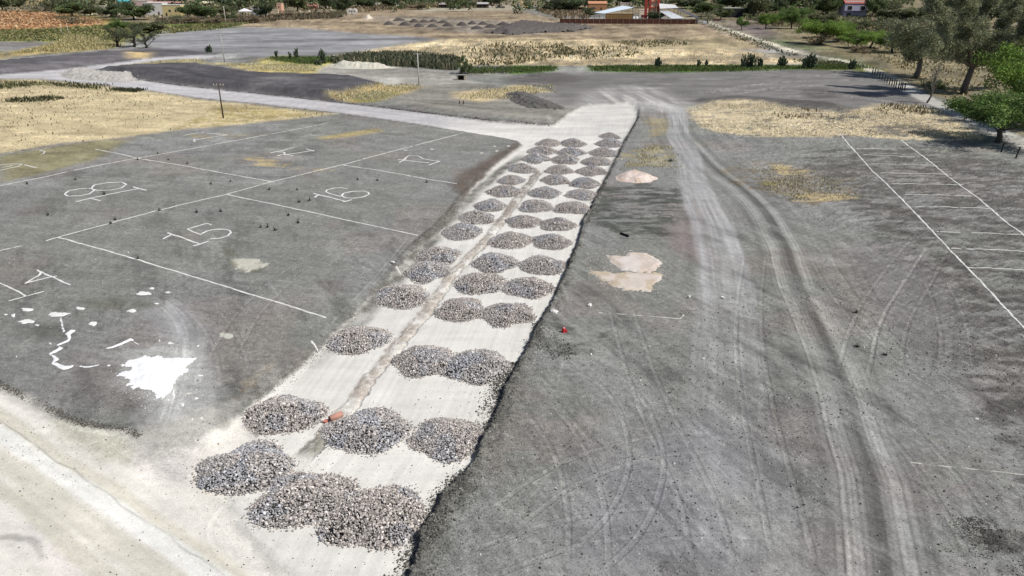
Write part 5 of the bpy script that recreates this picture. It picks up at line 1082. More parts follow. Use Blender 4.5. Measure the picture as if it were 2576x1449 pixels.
blades('dry_grass', 'dry grass hump in front of the half bare trees', [([(60, 134), (150, 108), (165, 92), (205, 90), (290, 112), (285, 121), (160, 131)], 1)], 6000, .9, .3, [(.42, .37, .19), (.30, .28, .12), (.50, .43, .25)], M_STRAW, 50, .9, cat='grass', thr=-.8)
blades('dry_grass', 'dry tan grass and brush under the trees on the right', [([(1860, 62), (2010, 70), (2150, 120), (2300, 190), (2480, 300), (2600, 330), (2700, 150), (2300, 60), (2000, 45)], 1)], 14000, .5, .40, [(.36, .29, .17), (.28, .23, .13), (.17, .17, .08), (.13, .15, .06), (.46, .38, .23)], M_STRAW, 51, .7, cat='grass', thr=-.2)
blades('dry_grass', 'straw tufts on the pale patch before the dark right field', [([(1745, 268), (1860, 256), (2080, 277), (2200, 264), (2370, 279), (2470, 345), (2140, 345), (1850, 340), (1740, 300)], 1)], 14000, .15, .12, STR+[(.24, .19, .12)], M_STRAW, 52, .5, cat='grass', pscale=.15, lean=.8, thr=.05)
blades('dry_grass', 'brown dead weeds along the far rim of the straw patch', [([(2190, 262), (2300, 262), (2370, 280), (2330, 290), (2200, 280)], .6), ([(1950, 285), (2060, 290), (2100, 300), (1960, 300)], .2), ([(2000, 268), (2080, 280), (2060, 285), (1990, 276)], .2)], 700, .5, .16, [(.15, .12, .07), (.22, .17, .10), (.10, .10, .05)], M_STRAW, 53, .6, cat='weeds', pscale=.2)
blades('dry_grass', 'yellow grass on the roadside banks in the middle distance', [([(819, 241), (919, 226), (1019, 212), (1069, 217), (994, 241), (944, 255), (850, 252)], .3), ([(644, 160), (800, 164), (794, 180), (700, 180), (560, 162)], .35), ([(280, 168), (345, 160), (500, 148), (500, 160), (300, 171)], .15), ([(1148, 248), (1210, 226), (1290, 222), (1395, 214), (1395, 228), (1250, 250)], .2)], 8000, .38, .16, [(.50, .45, .28), (.38, .36, .20), (.60, .54, .38)], M_STRAW, 54, .8, cat='grass', thr=-.5)
blades('dry_grass', 'thin yellow tufts between the cut bank and the wheel tracks', [([(1540, 380), (1640, 362), (1700, 370), (1712, 425), (1560, 428)], .4), ([(1900, 412), (2060, 430), (2180, 500), (1990, 506), (1920, 470)], .6)], 2600, .22, .10, [(.46, .41, .26), (.32, .30, .16), (.54, .48, .34)], M_STRAW, 55, .3, cat='grass', pscale=.4)
blades('scrub', 'brown brush along the edge of the village', [([(400, 62), (560, 58), (700, 54), (860, 44), (860, 34), (700, 40), (480, 50), (400, 50)], 1)], 6000, 1.5, .7, [(.17, .12, .085), (.12, .10, .07), (.24, .18, .12), (.08, .09, .05)], M_STRAW, 56, .8, cat='scrub', thr=-.4)
blades('scrub', 'brown brush along the far edge of the brown field', [([(860, 34), (1060, 20), (1240, 20), (1240, 14), (1060, 10), (860, 22)], .6), ([(1350, 26), (1410, 48), (1490, 48), (1480, 30), (1380, 20)], .4)], 3500, 1.6, .9, [(.22, .16, .10), (.16, .13, .08), (.30, .23, .14)], M_STRAW, 57, .8, cat='scrub', thr=-.3)

blades('scrub', 'mixed brush and yard litter between the village houses', [([(-150, 8), (300, 6), (700, 2), (1290, 2), (1280, 14), (1060, 18), (860, 36), (560, 50), (300, 44), (200, 34), (-150, 26)], 1)], 6000, 1.1, 1.5, [(.13, .15, .07), (.09, .11, .05), (.28, .22, .15), (.42, .36, .26), (.17, .13, .10), (.50, .46, .38)], M_STRAW, 58, .6, cat='scrub', lean=.5, thr=-.1, pscale=.03)
blades('scrub', 'grey green brush between the trees on the right hillside', [([(1810, 20), (2130, 20), (2300, 50), (2600, 100), (2600, 180), (2300, 120), (2130, 96), (1960, 60), (1880, 50)], 1)], 12000, 1.2, .9, [(.15, .18, .08), (.11, .14, .06), (.13, .17, .06), (.28, .23, .15), (.20, .19, .12), (.36, .30, .2)], M_STRAW, 59, .8, cat='scrub', lean=.5, thr=0, pscale=.04)

# the wood beyond the village reads as one mass
def far_wood():
    rng = np.random.default_rng(99); mb = MB(); n = 1000; Yd = rng.uniform(575, 1500, n); X = rng.uniform(-.85, .85, n)*Yd
    keep = (fbm(X*.006, Yd*.004, 5, 2) > -.35); X, Yd = X[keep], Yd[keep]; n = len(X)
    for q in range(4):
        ctr = np.c_[X+rng.normal(0, 4, n), Yd+rng.normal(0, 4, n), rng.uniform(2, 9, n)]
        leaf_cards(mb, ctr, 20, 4.2, 1.7, GREEN[['dark', 'mid', 'olive', 'dark'][q]], rng, .7, .3)
    o = mb.build('far_trees', M_LEAF); tag(o, 'continuous dark wood far beyond the village roofs', 'trees', kind='stuff')
far_wood()

blades('weeds', 'dark green weeds lining the lower side of the pale lane', [([(1790, 60), (1932, 112), (2010, 140), (1980, 141), (1920, 122), (1780, 66)], .6), ([(2000, 150), (2120, 158), (2150, 166), (2020, 166)], .4)], 1300, .5, .5, [(.11, .13, .06), (.08, .10, .045), (.20, .18, .10)], M_LEAF, 60, .7, cat='weeds', lean=.4, thr=-.1, pscale=.1)
# single dark weeds standing on the lots
WD = [((1160, 765), 'on the lime line of lot 18, left one'), ((1605, 672), 'on the lime line above number 15'), ((1980, 692), 'above number 15, larger one'), ((2222, 682), 'above number 15, right of the larger weed'), ((1048, 512), 'on the long stroke of number 18'), ((483, 717), 'left of number 18, low down'), ((1387, 158), 'where the far lime lines cross'), ((1590, 102), 'just right of the far lime crossing'), ((1693, 162), 'beside the line beyond lot 18'), ((1887, 200), 'on the line beyond lot 18'), ((2320, 378), 'near the upper right corner of lot 18'), ((2122, 405), 'small one near the upper right corner of lot 18'), ((1382, 1162), 'on the lime line below number 15'), ((273, 405), 'at the far left below the stubble field'), ((760, 362), 'alone in the far part of lot 18'), ((1115, 802), 'below the line of lot 18'),
 ((2708, 462), 'left of number 16, farther one'), ((2991, 465), 'left of number 16, nearer the number'), ((3011, 588), 'below left of number 16, taller one'), ((3114, 570), 'below number 16'), ((2622, 842), 'leftmost of the cluster right of number 15'), ((2692, 842), 'second in the cluster right of number 15'), ((2768, 872), 'lowest in the cluster right of number 15'), ((3001, 798), 'right of the cluster, alone'), ((2900, 722), 'small, above the cluster right of number 15'), ((3796, 370), 'above right of number 16'), ((3596, 362), 'above number 16'), ((4296, 388), 'under the short line of lot 17')]
for k, ((x, y), where) in enumerate(WD):
    X, Y = P(x/4, 362.25+y/4); rng = np.random.default_rng(800+k); mb = MB(); n = 26; big = 1.0 if 'larger' in where or 'taller' in where or 'cluster' in where else .75
    for q in range(n):
        a = rng.uniform(0, 6.28); L = rng.uniform(.18, .5)*big*(1.5 if q < 6 else .8); up = rng.uniform(3, 8) if q < 6 else rng.uniform(.3, 1.6); d_ = np.array([math.cos(a), math.sin(a), up]); d_ /= np.linalg.norm(d_); s = np.array([-math.sin(a), math.cos(a), 0])*.035
        p = np.array([rng.normal(0, .05), rng.normal(0, .05), 0]); mb.add([p-s, p+s, p+d_*L+s*.3, p+d_*L-s*.3], [(0, 1, 2, 3)], np.array((.035, .042, .022))*rng.uniform(.6, 1.6))
    o = mb.build('weed', M_LEAF); o.location = (X, Y, 0); tag(o, 'dark weed '+where, 'weed', 'weeds dotted over the numbered lots')
for k, ((x, y), where) in enumerate([((885, 250), 'on bare soil right of the double wheel track, upper of three'), ((902, 590), 'on bare soil right of the double wheel track, largest of three'), ((1185, 672), 'on bare soil, rightmost of three'), ((-450, -660), 'dry and clumped between the cut bank and the pale track')]):
    X, Y = P(1932+x/4, 724.5+y/4) if k < 3 else P(1687, 405); rng = np.random.default_rng(860+k); mb = MB()
    for q in range(34):
        a = rng.uniform(0, 6.28); L = rng.uniform(.12, .38)*(1 if k < 3 else 2.2); d_ = np.array([math.cos(a), math.sin(a), rng.uniform(.2, 1.0)]); d_ /= np.linalg.norm(d_); s = np.array([-math.sin(a), math.cos(a), 0])*.03*(1 if k < 3 else 2)
        mb.add([-s, s, d_*L+s*.3, d_*L-s*.3], [(0, 1, 2, 3)], np.array((.03, .034, .02))*rng.uniform(.6, 1.6)*(1 if k < 3 else 2))
    o = mb.build('weed', M_LEAF); o.location = (X, Y, 0); tag(o, 'dark weed '+where if k < 3 else 'olive weed '+where, 'weed', 'weeds on the right hand fill')
# ---------------------------------------------------------------- poles, posts, small things
def pole(x, yb, ytop, label, tone, r=.14, arms=True, seed=0):
    X, Y = P(x, yb); h = PY(x, ytop, Y)[2]; e = empty('utility_pole', (X, Y, 0)); tag(e, label, 'utility pole', 'power poles across the site')
    m = MB(); m.tube([(0, 0, -.3), (0, 0, h*.5), (0, 0, h)], [r, r*.85, r*.65], tone, 10); m.build('shaft', M_CONC, e, True)
    if arms:
        a = MB(); a.box((0, 0, h-.35), (2.0, .11, .11), (.30, .27, .22)); a.box((.5, .06, h-.75), (1.1, .05, .05), (.25, .23, .2), 0); a.build('crossarm', M_BARK, e)
        for q in (-.9, -.35, .35, .9):
            i = MB(); i.tube([(q, 0, h-.29), (q, 0, h-.18), (q, 0, h-.05)], [.05, .09, .04], (.55, .55, .52), 8); i.build('insulator', M_CONC, e, True)
    return e
def Pg(x, y): X, Y = P(x, y); return X, Y
pole(562, 297, 210, 'dark wooden power pole standing in the stubble field', (.07, .06, .05), .15)
pole(1054, 216, 133, 'pale concrete power pole beside the small culvert', (.50, .49, .46), .17)
pole(565, 156, 86, 'pale slim power pole behind the dark embankment', (.42, .41, .40), .16)
pole(569, 63, 16, 'pale power pole on the edge of the village', (.55, .50, .42), .22)
pole(873, 20, -14, 'slim power pole beside the twin concrete rings', (.5, .5, .48), .2)
pole(1874, 42, 12, 'white post among the trees right of the dark hut', (.7, .68, .62), .28, arms=False)
pole(157, 88, 60, 'left of two pale poles in the dry grass', (.45, .43, .35), .16, arms=False)
pole(174, 90, 58, 'right of two pale poles in the dry grass', (.50, .46, .36), .16, arms=False)
# row of fence posts, one fence
fx = [1050, 1072, 1098, 1122, 1148, 1175, 1195, 1220, 1245, 1265, 1285, 1310, 1330, 1350, 1372]; fy = [742, 752, 764, 782, 800, 822, 834, 850, 862, 874, 882, 892, 898, 906, 914]
p0 = P(1932+fx[0]/4, fy[0]/4); fe = empty('post_fence', (p0[0], p0[1], 0)); tag(fe, 'row of dark wooden fence posts with wire along the dirt lane', 'fence'); tops = []
for k, (x, y) in enumerate(zip(fx, fy)):
    X, Y = P(1932+x/4, y/4); m = MB(); rg = np.random.default_rng(k); h = 1.75+rg.uniform(-.15, .15); lx = rg.normal(0, .05); X -= p0[0]; Y -= p0[1]
    m.tube([(X, Y, -.2), (X+lx*.5, Y, h*.5), (X+lx, Y, h)], [.15, .14, .12], (.055, .048, .04), 7); m.build('post', M_BARK, fe); tops.append((X+lx, Y, h))
for q in (.3, .62, .9):
    m = MB(); m.tube([(a, b, c*q) for a, b, c in tops], [.012]*len(tops), (.2, .18, .16), 4); m.build('wire', M_METAL, fe)
for k, (x, y, yt, lb) in enumerate([(2519, 383, 360, 'black fence post under the right hand mesquite, left one'), (2555, 398, 369, 'black fence post at the right edge, leaning and taller')]):
    X, Y = P(x, y); h = PY(x, yt, Y)[2]; m = MB(); m.tube([(0, 0, -.2), (.06*k*2, 0, h*.5), (.14+.12*k, 0, h)], [.12, .11, .10], (.03, .028, .025), 7); o = m.build('fence_post', M_BARK); o.location = (X, Y, 0); tag(o, lb, 'post', 'black posts by the dirt lane')
for k, (x, y) in enumerate([(1156, 263), (1166, 263)]):
    X, Y = P(x, y); m = MB(); m.tube([(0, 0, -.1), (0, 0, .75)], [.13, .12], (.12, .07, .05), 7); m.tube([(0, 0, .75), (0, 0, .8)], [.16, .15], (.10, .06, .05), 7); o = m.build('short_post', M_BARK); o.location = (X, Y, 0); tag(o, ['left', 'right'][k]+' one of two short brown stakes on the grey ground above the haul road', 'post', 'pair of short stakes')
# culvert
X, Y = P(1161, 201); e = empty('culvert', (X, Y, 0)); tag(e, 'small concrete culvert with a dark opening under the green bush', 'culvert')
m = MB(); m.box((-1.05, 0, .6), (.35, 1.2, 1.2), (.34, .31, .25)); m.box((1.0, 0, .6), (.6, 1.2, 1.2), (.46, .41, .31)); m.box((0, 0, 1.28), (2.6, 1.3, .16), (.30, .29, .26)); m.build('headwall', M_CONC, e)
m = MB(); m.box((-.08, .5, .59), (1.6, .1, 1.18), (.02, .018, .015)); m.build('opening', M_SOIL, e)  # near-black panel stands in for the shade inside the culvert
# litter
X, Y = P(1418, 836); e = empty('canister', (X, Y, 0), .5); tag(e, 'red and white plastic canister lying on the dark spoil beside the bank', 'canister')
m = MB(); m.box((0, 0, .17), (.30, .22, .34), (.45, .02, .025), .3, .85); m.box((.20, -.05, .08), (.22, .18, .16), (.40, .02, .02), 1.0, .8); m.build('body', M_PAINT, e)
m = MB(); m.tube([(.02, 0, .34), (.02, 0, .42)], [.06, .05], (.8, .78, .75), 8); m.build('cap', M_PAINT, e)
m = MB(); m.tube([(-.1, 0, .34), (-.08, .02, .44), (.06, .02, .44), (.1, 0, .34)], [.02]*4, (.6, .05, .05), 6); m.build('handle', M_PAINT, e)
X, Y = P(845, 1052, -.3); e = empty('clay_pipe', (X, Y, -.38), .75); tag(e, 'broken salmon pink clay pipe lying at the near end of the low ridge', 'pipe')
m = MB(); k = 14; V = []; 
for zz in (-.42, .42):
    for rr in (.20, .155):
        for j in range(k): a = 2*math.pi*j/k; V.append((zz, rr*math.cos(a), .2+rr*math.sin(a)))
Fc = []
for j in range(k):
    n_ = (j+1) % k; Fc += [(j, n_, 2*k+n_, 2*k+j), (k+j, 3*k+j, 3*k+n_, k+n_), (j, k+j, k+n_, n_), (2*k+j, 2*k+n_, 3*k+n_, 3*k+j)]
m.add(V, Fc, (.50, .27, .21)); m.build('barrel', M_CONC, e, True); m = MB(); m.box((-.62, .18, .06), (.3, .26, .07), (.55, .20, .15), .4); m.build('shard', M_CONC, e)
X, Y = P(1571, 592); m = MB(); m.box((0, 0, .09), (1.25, .16, .16), (.012, .012, .012)); m.box((.3, .02, .18), (.3, .1, .05), (.015, .015, .015)); o = m.build('burnt_beam', M_BARK); o.location = (X, Y, 0); o.rotation_euler = (0, 0, -.95); tag(o, 'charred black beam lying on the streaked soil', 'beam')
def rock(x, y, size, label, tone, seed, z=0.0):
    X, Y = P(x, y); rg = np.random.default_rng(seed); m = MB()
    for q in range(3): add_stones(m, np.array([[rg.normal(0, size*.3), rg.normal(0, size*.3), size*.35]]), [size*rg.uniform(.6, 1)], np.array([tone]), rg)
    o = m.build('rock', M_ROCK); o.location = (X, Y, z); tag(o, label, 'rock', 'pale rocks lying on the fill')
for k, (x, y, s_, lb) in enumerate([(989, 661, .20, 'white rock on the left shoulder beside the lime dash'), (1484, 770, .26, 'flat white rock beside the bank, left of the dotted lime line'), (1395, 789, .34, 'pale chalk lump on the spoil by the bank'), (1733, 748, .18, 'pink tinted rock on the pale wheel track'), (1819, 750, .17, 'grey rock in the middle of the pale wheel track'), (1487, 893, .10, 'small white rock below the dark spoil'), (1770, 903, .10, 'small white rock near the left edge of the pale track'), (1632, 871, .09, 'small white rock left of the pale track'), (2456, 1055, .10, 'small white rock in the right field'), (1695, 462 if False else 420, .001, ''), (1562, 402, .2, 'white rock beside the far bank'), (1695, 1738/1.49, .07, 'small white pebble in the foreground fill')]):
    if lb: rock(x, y, s_, lb, (.72, .70, .66), 900+k)

# ---------------------------------------------------------------- buildings and vehicles of the village
def bld(name, label, x0, x1, yb, yt, dep, wall, roof=None, rtype='flat', wins=(), door=None, cat='house', rh=0.0, over=.3, rz=0.0, z0=0.0, group=None, hmax=None):
    xm = (x0+x1)/2; X, Y = P(xm, yb); d = depth(X, Y); w = (x1-x0)*d/F; h = max(PY(xm, yt, Y)[2], 2.2)
    if hmax: h = min(h, hmax)
    e = empty(name, (X, Y, 0), rz); tag(e, label, cat, group)
    m = MB(); m.box((0, dep/2, h/2), (w, dep, h), alb(wall)); m.build('walls', M_PLASTER, e)
    rc = alb(roof or wall)
    m = MB()
    if rtype == 'flat': m.box((0, dep/2, h+.12), (w+over, dep+over, .24), rc)
    elif rtype == 'gable':
        rh = rh or w*.12; a = w/2+over; V = [(-a, -over, h), (a, -over, h), (a, dep/2, h+rh), (-a, dep/2, h+rh), (a, dep+over, h), (-a, dep+over, h)]
        V2 = [(x, y, z-.12) for x, y, z in V]; m.add(V+V2, [(0, 1, 2, 3), (3, 2, 4, 5), (7, 6, 9, 8), (8, 9, 11, 10), (0, 6, 7, 1), (4, 10, 11, 5), (1, 7, 8, 2), (2, 8, 10, 4), (0, 3, 9, 6), (3, 5, 11, 9)], rc)
    elif rtype == 'shed':
        rh = rh or 1.2; a = w/2+over; V = [(-a, -over, h), (a, -over, h), (a, dep, h+rh), (-a, dep, h+rh)]; V += [(x, y, z-.12) for x, y, z in V]
        m.add(V, [(0, 1, 2, 3), (7, 6, 5, 4), (0, 4, 5, 1), (1, 5, 6, 2), (2, 6, 7, 3), (3, 7, 4, 0)], rc)
    m.build('roof', M_METAL if rtype == 'shed' else M_PLASTER, e)
    for (fx_, fz, fw, fh) in wins:
        f = MB(); cx_, cz = (fx_-.5)*w, fz*h; f.box((cx_, -.03, cz), (fw, .10, fh), alb((200, 196, 188))); fo_ = f.build('window', M_PLASTER, e)
        g = MB(); g.box((cx_, -.075, cz), (fw*.84, .06, fh*.84), (.02, .022, .026)); g.build('pane', M_GLASS, fo_)
    if door:
        g = MB(); g.box(((door-.5)*w, -.05, 1.05), (1.0, .12, 2.1), (.05, .04, .035)); g.build('door', M_PAINT, e)
    return e
BL = [
 ('house', 'white house with a projecting slab, right of the big round tree', 367, 412, 38, 8, 9, (236, 234, 228), (238, 236, 230), 'flat', [(.2, .45, 1.6, 1.8), (.5, .45, 1.2, 1.6)], .75, 'house'),
 ('house', 'yellow house under a long white roof slab', 411, 457, 41, 13, 8, (222, 204, 148), (232, 230, 222), 'flat', [(.4, .5, 1.6, 1.6), (.72, .5, 1.0, 1.8)], .2, 'house'),
 ('warehouse', 'long low building with a red brown roof behind the white house', 376, 462, 22, 8, 12, (120, 90, 84), (196, 150, 142), 'shed', [(.2, .6, 2, 1.4), (.5, .6, 2, 1.4), (.8, .6, 2, 1.4)], None, 'building'),
 ('house', 'pink house at the top edge left of the white house', 338, 374, 22, 3, 10, (214, 190, 182), (226, 214, 208), 'flat', [(.7, .5, 1.8, 1.8)], None, 'house'),
 ('shed', 'turquoise roofed shed beside the big round tree', 296, 324, 20, 3, 8, (60, 120, 128), (90, 190, 196), 'shed', [], .5, 'shed'),
 ('house', 'cream house high among the village trees', 508, 542, 26, 8, 9, (228, 216, 172), (236, 228, 196), 'gable', [(.3, .4, 1.6, 1.6), (.7, .4, 1.6, 1.6)], None, 'house'),
 ('house', 'ochre house at the top edge behind the cream one', 512, 534, 14, -4, 8, (206, 176, 100), (200, 180, 120), 'flat', [(.5, .5, 1.6, 1.6)], None, 'house'),
 ('house', 'white walled house with a dark ground floor beside a slim tree', 634, 666, 42, 18, 8, (232, 230, 226), (220, 216, 208), 'flat', [(.25, .6, 1.4, 1.4)], .7, 'house'),
 ('wall', 'low cream garden wall left of the pink tower house', 666, 700, 40, 26, 3, (222, 206, 178), (226, 212, 186), 'flat', [], None, 'wall'),
 ('house', 'narrow pink tower house in the village', 698, 710, 37, 9, 6, (222, 178, 152), (222, 186, 166), 'flat', [(.5, .7, .9, 1.2)], .5, 'house'),
 ('shed', 'small hut with a red roof', 762, 796, 24, 15, 6, (110, 76, 66), (212, 142, 126), 'shed', [], .3, 'shed'),
 ('house', 'pale walled house far left behind the grey tree', 66, 102, 14, -2, 8, (216, 196, 150), (220, 204, 160), 'flat', [(.3, .5, 1.6, 1.6)], .7, 'house'),
 ('house', 'pale low house left of the small shadowed tree', 204, 222, 38, 24, 6, (226, 218, 186), (222, 214, 190), 'flat', [], .5, 'house'),
 ('house', 'pale low house right of the small shadowed tree', 242, 266, 38, 16, 6, (214, 204, 178), (212, 204, 184), 'flat', [(.7, .6, 1.2, 1.2)], .35, 'house'),
 ('house', 'pale stone house at the top edge above the olive green tree', 150, 262, 12, -2, 8, (198, 190, 158), (204, 196, 168), 'flat', [(.2, .5, 1.6, 1.6), (.5, .5, 1.6, 1.6), (.8, .5, 1.6, 1.6)], None, 'house'),
 ('shed', 'open shed with a rough grey roof beyond the brown field', 1104, 1154, 20, 11, 9, (44, 40, 38), (184, 174, 166), 'shed', [], None, 'shed'),  # near-black wall tone paints the shade under the roof
 ('shed', 'narrow shed with shade under its pale roof, left of the black pickup', 1200, 1228, 20, 10, 7, (40, 36, 34), (196, 194, 190), 'shed', [], None, 'shed'),  # wall colour stands for the shade beneath the roof
 ('shed', 'small white roofed kiosk above the black pickup', 1236, 1258, 10, 0, 6, (70, 70, 72), (232, 238, 240), 'shed', [], None, 'shed'),
 ('house', 'pale low building behind the maroon wall', 1369, 1420, 16, 3, 8, (204, 182, 166), (206, 192, 180), 'flat', [(.15, .5, 2, 1.4), (.45, .5, 1.4, 1.4)], .75, 'building'),
 ('house', 'orange house with a terracotta roof behind the yard', 1480, 1526, 26, 9, 8, (180, 134, 100), (202, 150, 116), 'gable', [(.3, .4, 1.6, 1.4)], .7, 'house'),
 ('house', 'pale building behind the slim metal shed', 1560, 1596, 22, 8, 8, (206, 190, 178), (216, 200, 190), 'flat', [(.3, .5, 1.4, 1.2)], None, 'building'),
 ('wall', 'low ochre wall with a cream coping inside the yard', 1524, 1594, 49, 34, 3, (140, 112, 74), (214, 190, 156), 'flat', [], None, 'wall'),
 ('wall', 'cream wall at the foot of the red tower', 1608, 1650, 40, 25, 3, (232, 212, 190), (238, 224, 206), 'flat', [], None, 'wall'),
 ('hut', 'dark flat roofed hut among the trees right of the gate', 1820, 1868, 44, 21, 9, (46, 50, 48), (188, 192, 180), 'flat', [], .35, 'hut'),
 ('shed', 'little white roofed shelter in the scrub', 2022, 2037, 30, 21, 5, (90, 96, 92), (220, 220, 214), 'flat', [], None, 'shed'),
]
for (nm, lb, x0, x1, yb, yt, dep, wc, rc, rt, wn, dr, cat) in BL: bld(nm, lb, x0, x1, yb, yt, dep, wc, rc, rt, wn, dr, cat)
# house with the red roof
e = bld('house', 'two storey lilac white house with a red roof and two dark windows', 2122, 2178, 42, 9, 10, (190, 190, 212), (190, 108, 98), 'gable', [(.22, .66, 3.4, 3.0), (.80, .66, 3.4, 3.0)], None, 'house', rh=3.0)
d_ = depth(*P(2150, 42)); m = MB(); w_ = 58*d_/F; m.box((0, -.7, 3.6), (w_, 1.6, .35), alb((96, 94, 128))); m.build('balcony', M_PLASTER, e)
m = MB(); m.box((0, -.10, 9.6), (w_*.98, .25, .9), alb((236, 230, 220))); m.build('cornice', M_PLASTER, e)
g = MB(); g.box((-w_*.28, -.08, 1.2), (2.4, .14, 2.2), (.04, .04, .05)); g.build('door', M_PAINT, e)
# brick wall with pale piers
a = P(1410, 60); b = P(1757, 61.5); e = empty('boundary_wall', ((a[0]+b[0])/2, a[1], 0), math.atan2(b[1]-a[1], b[0]-a[0])); tag(e, 'long dark brown brick wall with pale piers in front of the yard', 'wall'); L = math.hypot(b[0]-a[0], b[1]-a[1])
m = MB(); m.box((0, 0, 1.25), (L, .3, 2.5), alb((92, 62, 50))); m.box((-L/2-.1, 8, 1.2), (.3, 16, 2.4), alb((84, 58, 48))); m.build('brickwork', M_PLASTER, e)
m = MB(); m.box((0, 0, 2.56), (L, .36, .12), alb((120, 88, 76))); m.build('coping', M_PLASTER, e)
for q in range(23):
    m = MB(); m.box((-L/2+L*(q+.6)/23, -.2, 1.3), (.28, .14, 2.64), alb((150, 120, 108))); m.build('pier', M_PLASTER, e)
a = P(1363, 26); b = P(1474, 29); e = empty('boundary_wall', ((a[0]+b[0])/2, a[1], 0), math.atan2(b[1]-a[1], b[0]-a[0])); tag(e, 'maroon wall running under the dark trees beyond the brown field', 'wall'); L = math.hypot(b[0]-a[0], b[1]-a[1])
m = MB(); m.box((0, 0, 1.3), (L, .3, 2.6), alb((88, 50, 54))); m.build('panel', M_PLASTER, e)
for q in range(8): m = MB(); m.box((-L/2+L*(q+.5)/8, -.2, 1.4), (.35, .14, 2.8), alb((96, 66, 62))); m.build('pier', M_PLASTER, e)
# long grey wall / roof edge running down to the gate
a = P(1706, 42); b = P(1760, 60)
# open metal sheds: roofs built from their four corners
def roof_shed(label, cor, zs, tone, legs=True, name='metal_shed', ribs=10):
    """cor: photo points of front-left, front-right, back-right, back-left; zs: their distances (Y)"""
    pts = [np.array(PY(x, y, Yd)) for (x, y), Yd in zip(cor, zs)]; c0 = sum(pts)/4; c0[2] = 0; e = empty(name, tuple(c0)); tag(e, label, 'shed', 'metal roofed sheds of the yard'); q = [p-c0 for p in pts]
    m = MB(); n = ribs*2; V = []
    for i in range(n+1):
        t = i/n; up = .10*(i % 2)
        V += [q[0]*(1-t)+q[1]*t+np.array([0, 0, up]), q[3]*(1-t)+q[2]*t+np.array([0, 0, up])]
    Fc = [(2*i, 2*i+2, 2*i+3, 2*i+1) for i in range(n)]; m.add(V, Fc, alb(tone)); V2 = [v-np.array([0, 0, .12]) for v in V]; m.add(V2, [f[::-1] for f in Fc], alb(tone)*.8); m.build('roof', M_METAL, e)
    if legs:
        for p in q+[(q[0]+q[1])/2]:
            m = MB(); m.tube([(p[0]*.97, p[1]*.97, 0), (p[0]*.97, p[1]*.97, p[2]-.12)], [.14, .14], (.12, .12, .13), 6); m.build('leg', M_METAL, e)
    m = MB(); m.tube([q[0]-np.array([0, 0, .2]), q[1]-np.array([0, 0, .2])], [.10, .10], (.1, .1, .11), 5); m.build('beam', M_METAL, e)
roof_shed('slim open shed with a long pale blue metal roof', [(1494, 32), (1519, 34), (1594, 19), (1566, 14)], [455, 452, 472, 478], (206, 218, 230))
roof_shed('white corrugated roof sloping down to the right inside the yard', [(1690, 47), (1723, 46), (1682, 27), (1659, 28)], [448, 448, 470, 474], (234, 236, 238))
roof_shed('upper white metal roof beside the red tower', [(1660, 22), (1707, 20), (1698, 12), (1658, 9)], [478, 478, 498, 500], (236, 236, 234))
roof_shed('long narrow grey roof running down to the gate', [(1752, 46), (1758, 43), (1712, 22), (1706, 24)], [440, 440, 500, 500], (186, 180, 172), ribs=5)
# red tower
X, Y = P(1639, 47); d_ = depth(X, Y); e = empty('tower', (X, Y, 0)); tag(e, 'red framed tower with a cream core behind the yard wall', 'tower')
htop = PY(1639, -14, Y)[2]
for q, x in enumerate((1623, 1632, 1654)):
    m = MB(); xx = (x-1639)*d_/F; m.box((xx, 0, htop/2), (1.5 if q != 1 else 1.0, 1.5, htop), alb((176, 62, 50))); m.build('column', M_PAINT, e)
m = MB(); m.box(((1643-1639)*d_/F, 1.2, htop/2), (14*d_/F, 2.0, htop), alb((226, 196, 164))); m.build('core', M_PLASTER, e)
for q in range(4): m = MB(); m.box((0, -.1, htop*(.22+q*.24)), (30*d_/F, .5, .5), alb((190, 80, 62))); m.build('crossbeam', M_PAINT, e)
# white canopy
X, Y = P(617, 38); e = empty('canopy', (X, Y, 0)); tag(e, 'white pointed canopy on posts at the village edge', 'canopy'); d_ = depth(X, Y); w_ = 30*d_/F
m = MB(); m.add([(-w_/2, -2.5, 2.6), (w_/2, -2.5, 2.6), (w_/2, 2.5, 2.6), (-w_/2, 2.5, 2.6), (0, 0, 4.6)], [(0, 1, 4), (1, 2, 4), (2, 3, 4), (3, 0, 4)], (.8, .8, .82)); m.box((0, 0, 2.5), (w_, 5, .18), (.78, .78, .8)); m.build('roof', M_PLASTER, e)
for sx in (-1, 1):
    for sy in (-1, 1): m = MB(); m.tube([(sx*w_*.46, sy*2.2, 0), (sx*w_*.46, sy*2.2, 2.5)], [.1, .1], (.4, .4, .4), 6); m.build('leg', M_METAL, e)
# twin concrete rings
X, Y = P(886, 36); d_ = depth(X, Y)
for k, dx in enumerate((-5.5, 6.0)):
    e = bpy.data.objects.new('concrete_ring', None); m = MB(); n = 18; R1, R2, wd = 2.0, .62, 1.2; V = []
    for yy in (-wd, wd):
        for r_ in (R1, R2):
            for j in range(n): a = 2*math.pi*j/n; V.append((r_*math.cos(a), yy, 2.0+r_*math.sin(a)))
    Fc = []
    for j in range(n):
        q = (j+1) % n; Fc += [(j, q, 2*n+q, 2*n+j), (n+j, 3*n+j, 3*n+q, n+q), (j, n+j, n+q, q), (2*n+j, 2*n+q, 3*n+q, 3*n+j)]
    m.add(V, Fc, (.68, .65, .60)); o = m.build('concrete_ring', M_CONC); o.location = (X+dx*d_/F, Y, 0); tag(o, ['left', 'right'][k]+' one of two upright white concrete rings at the village edge', 'concrete ring', 'twin concrete rings')
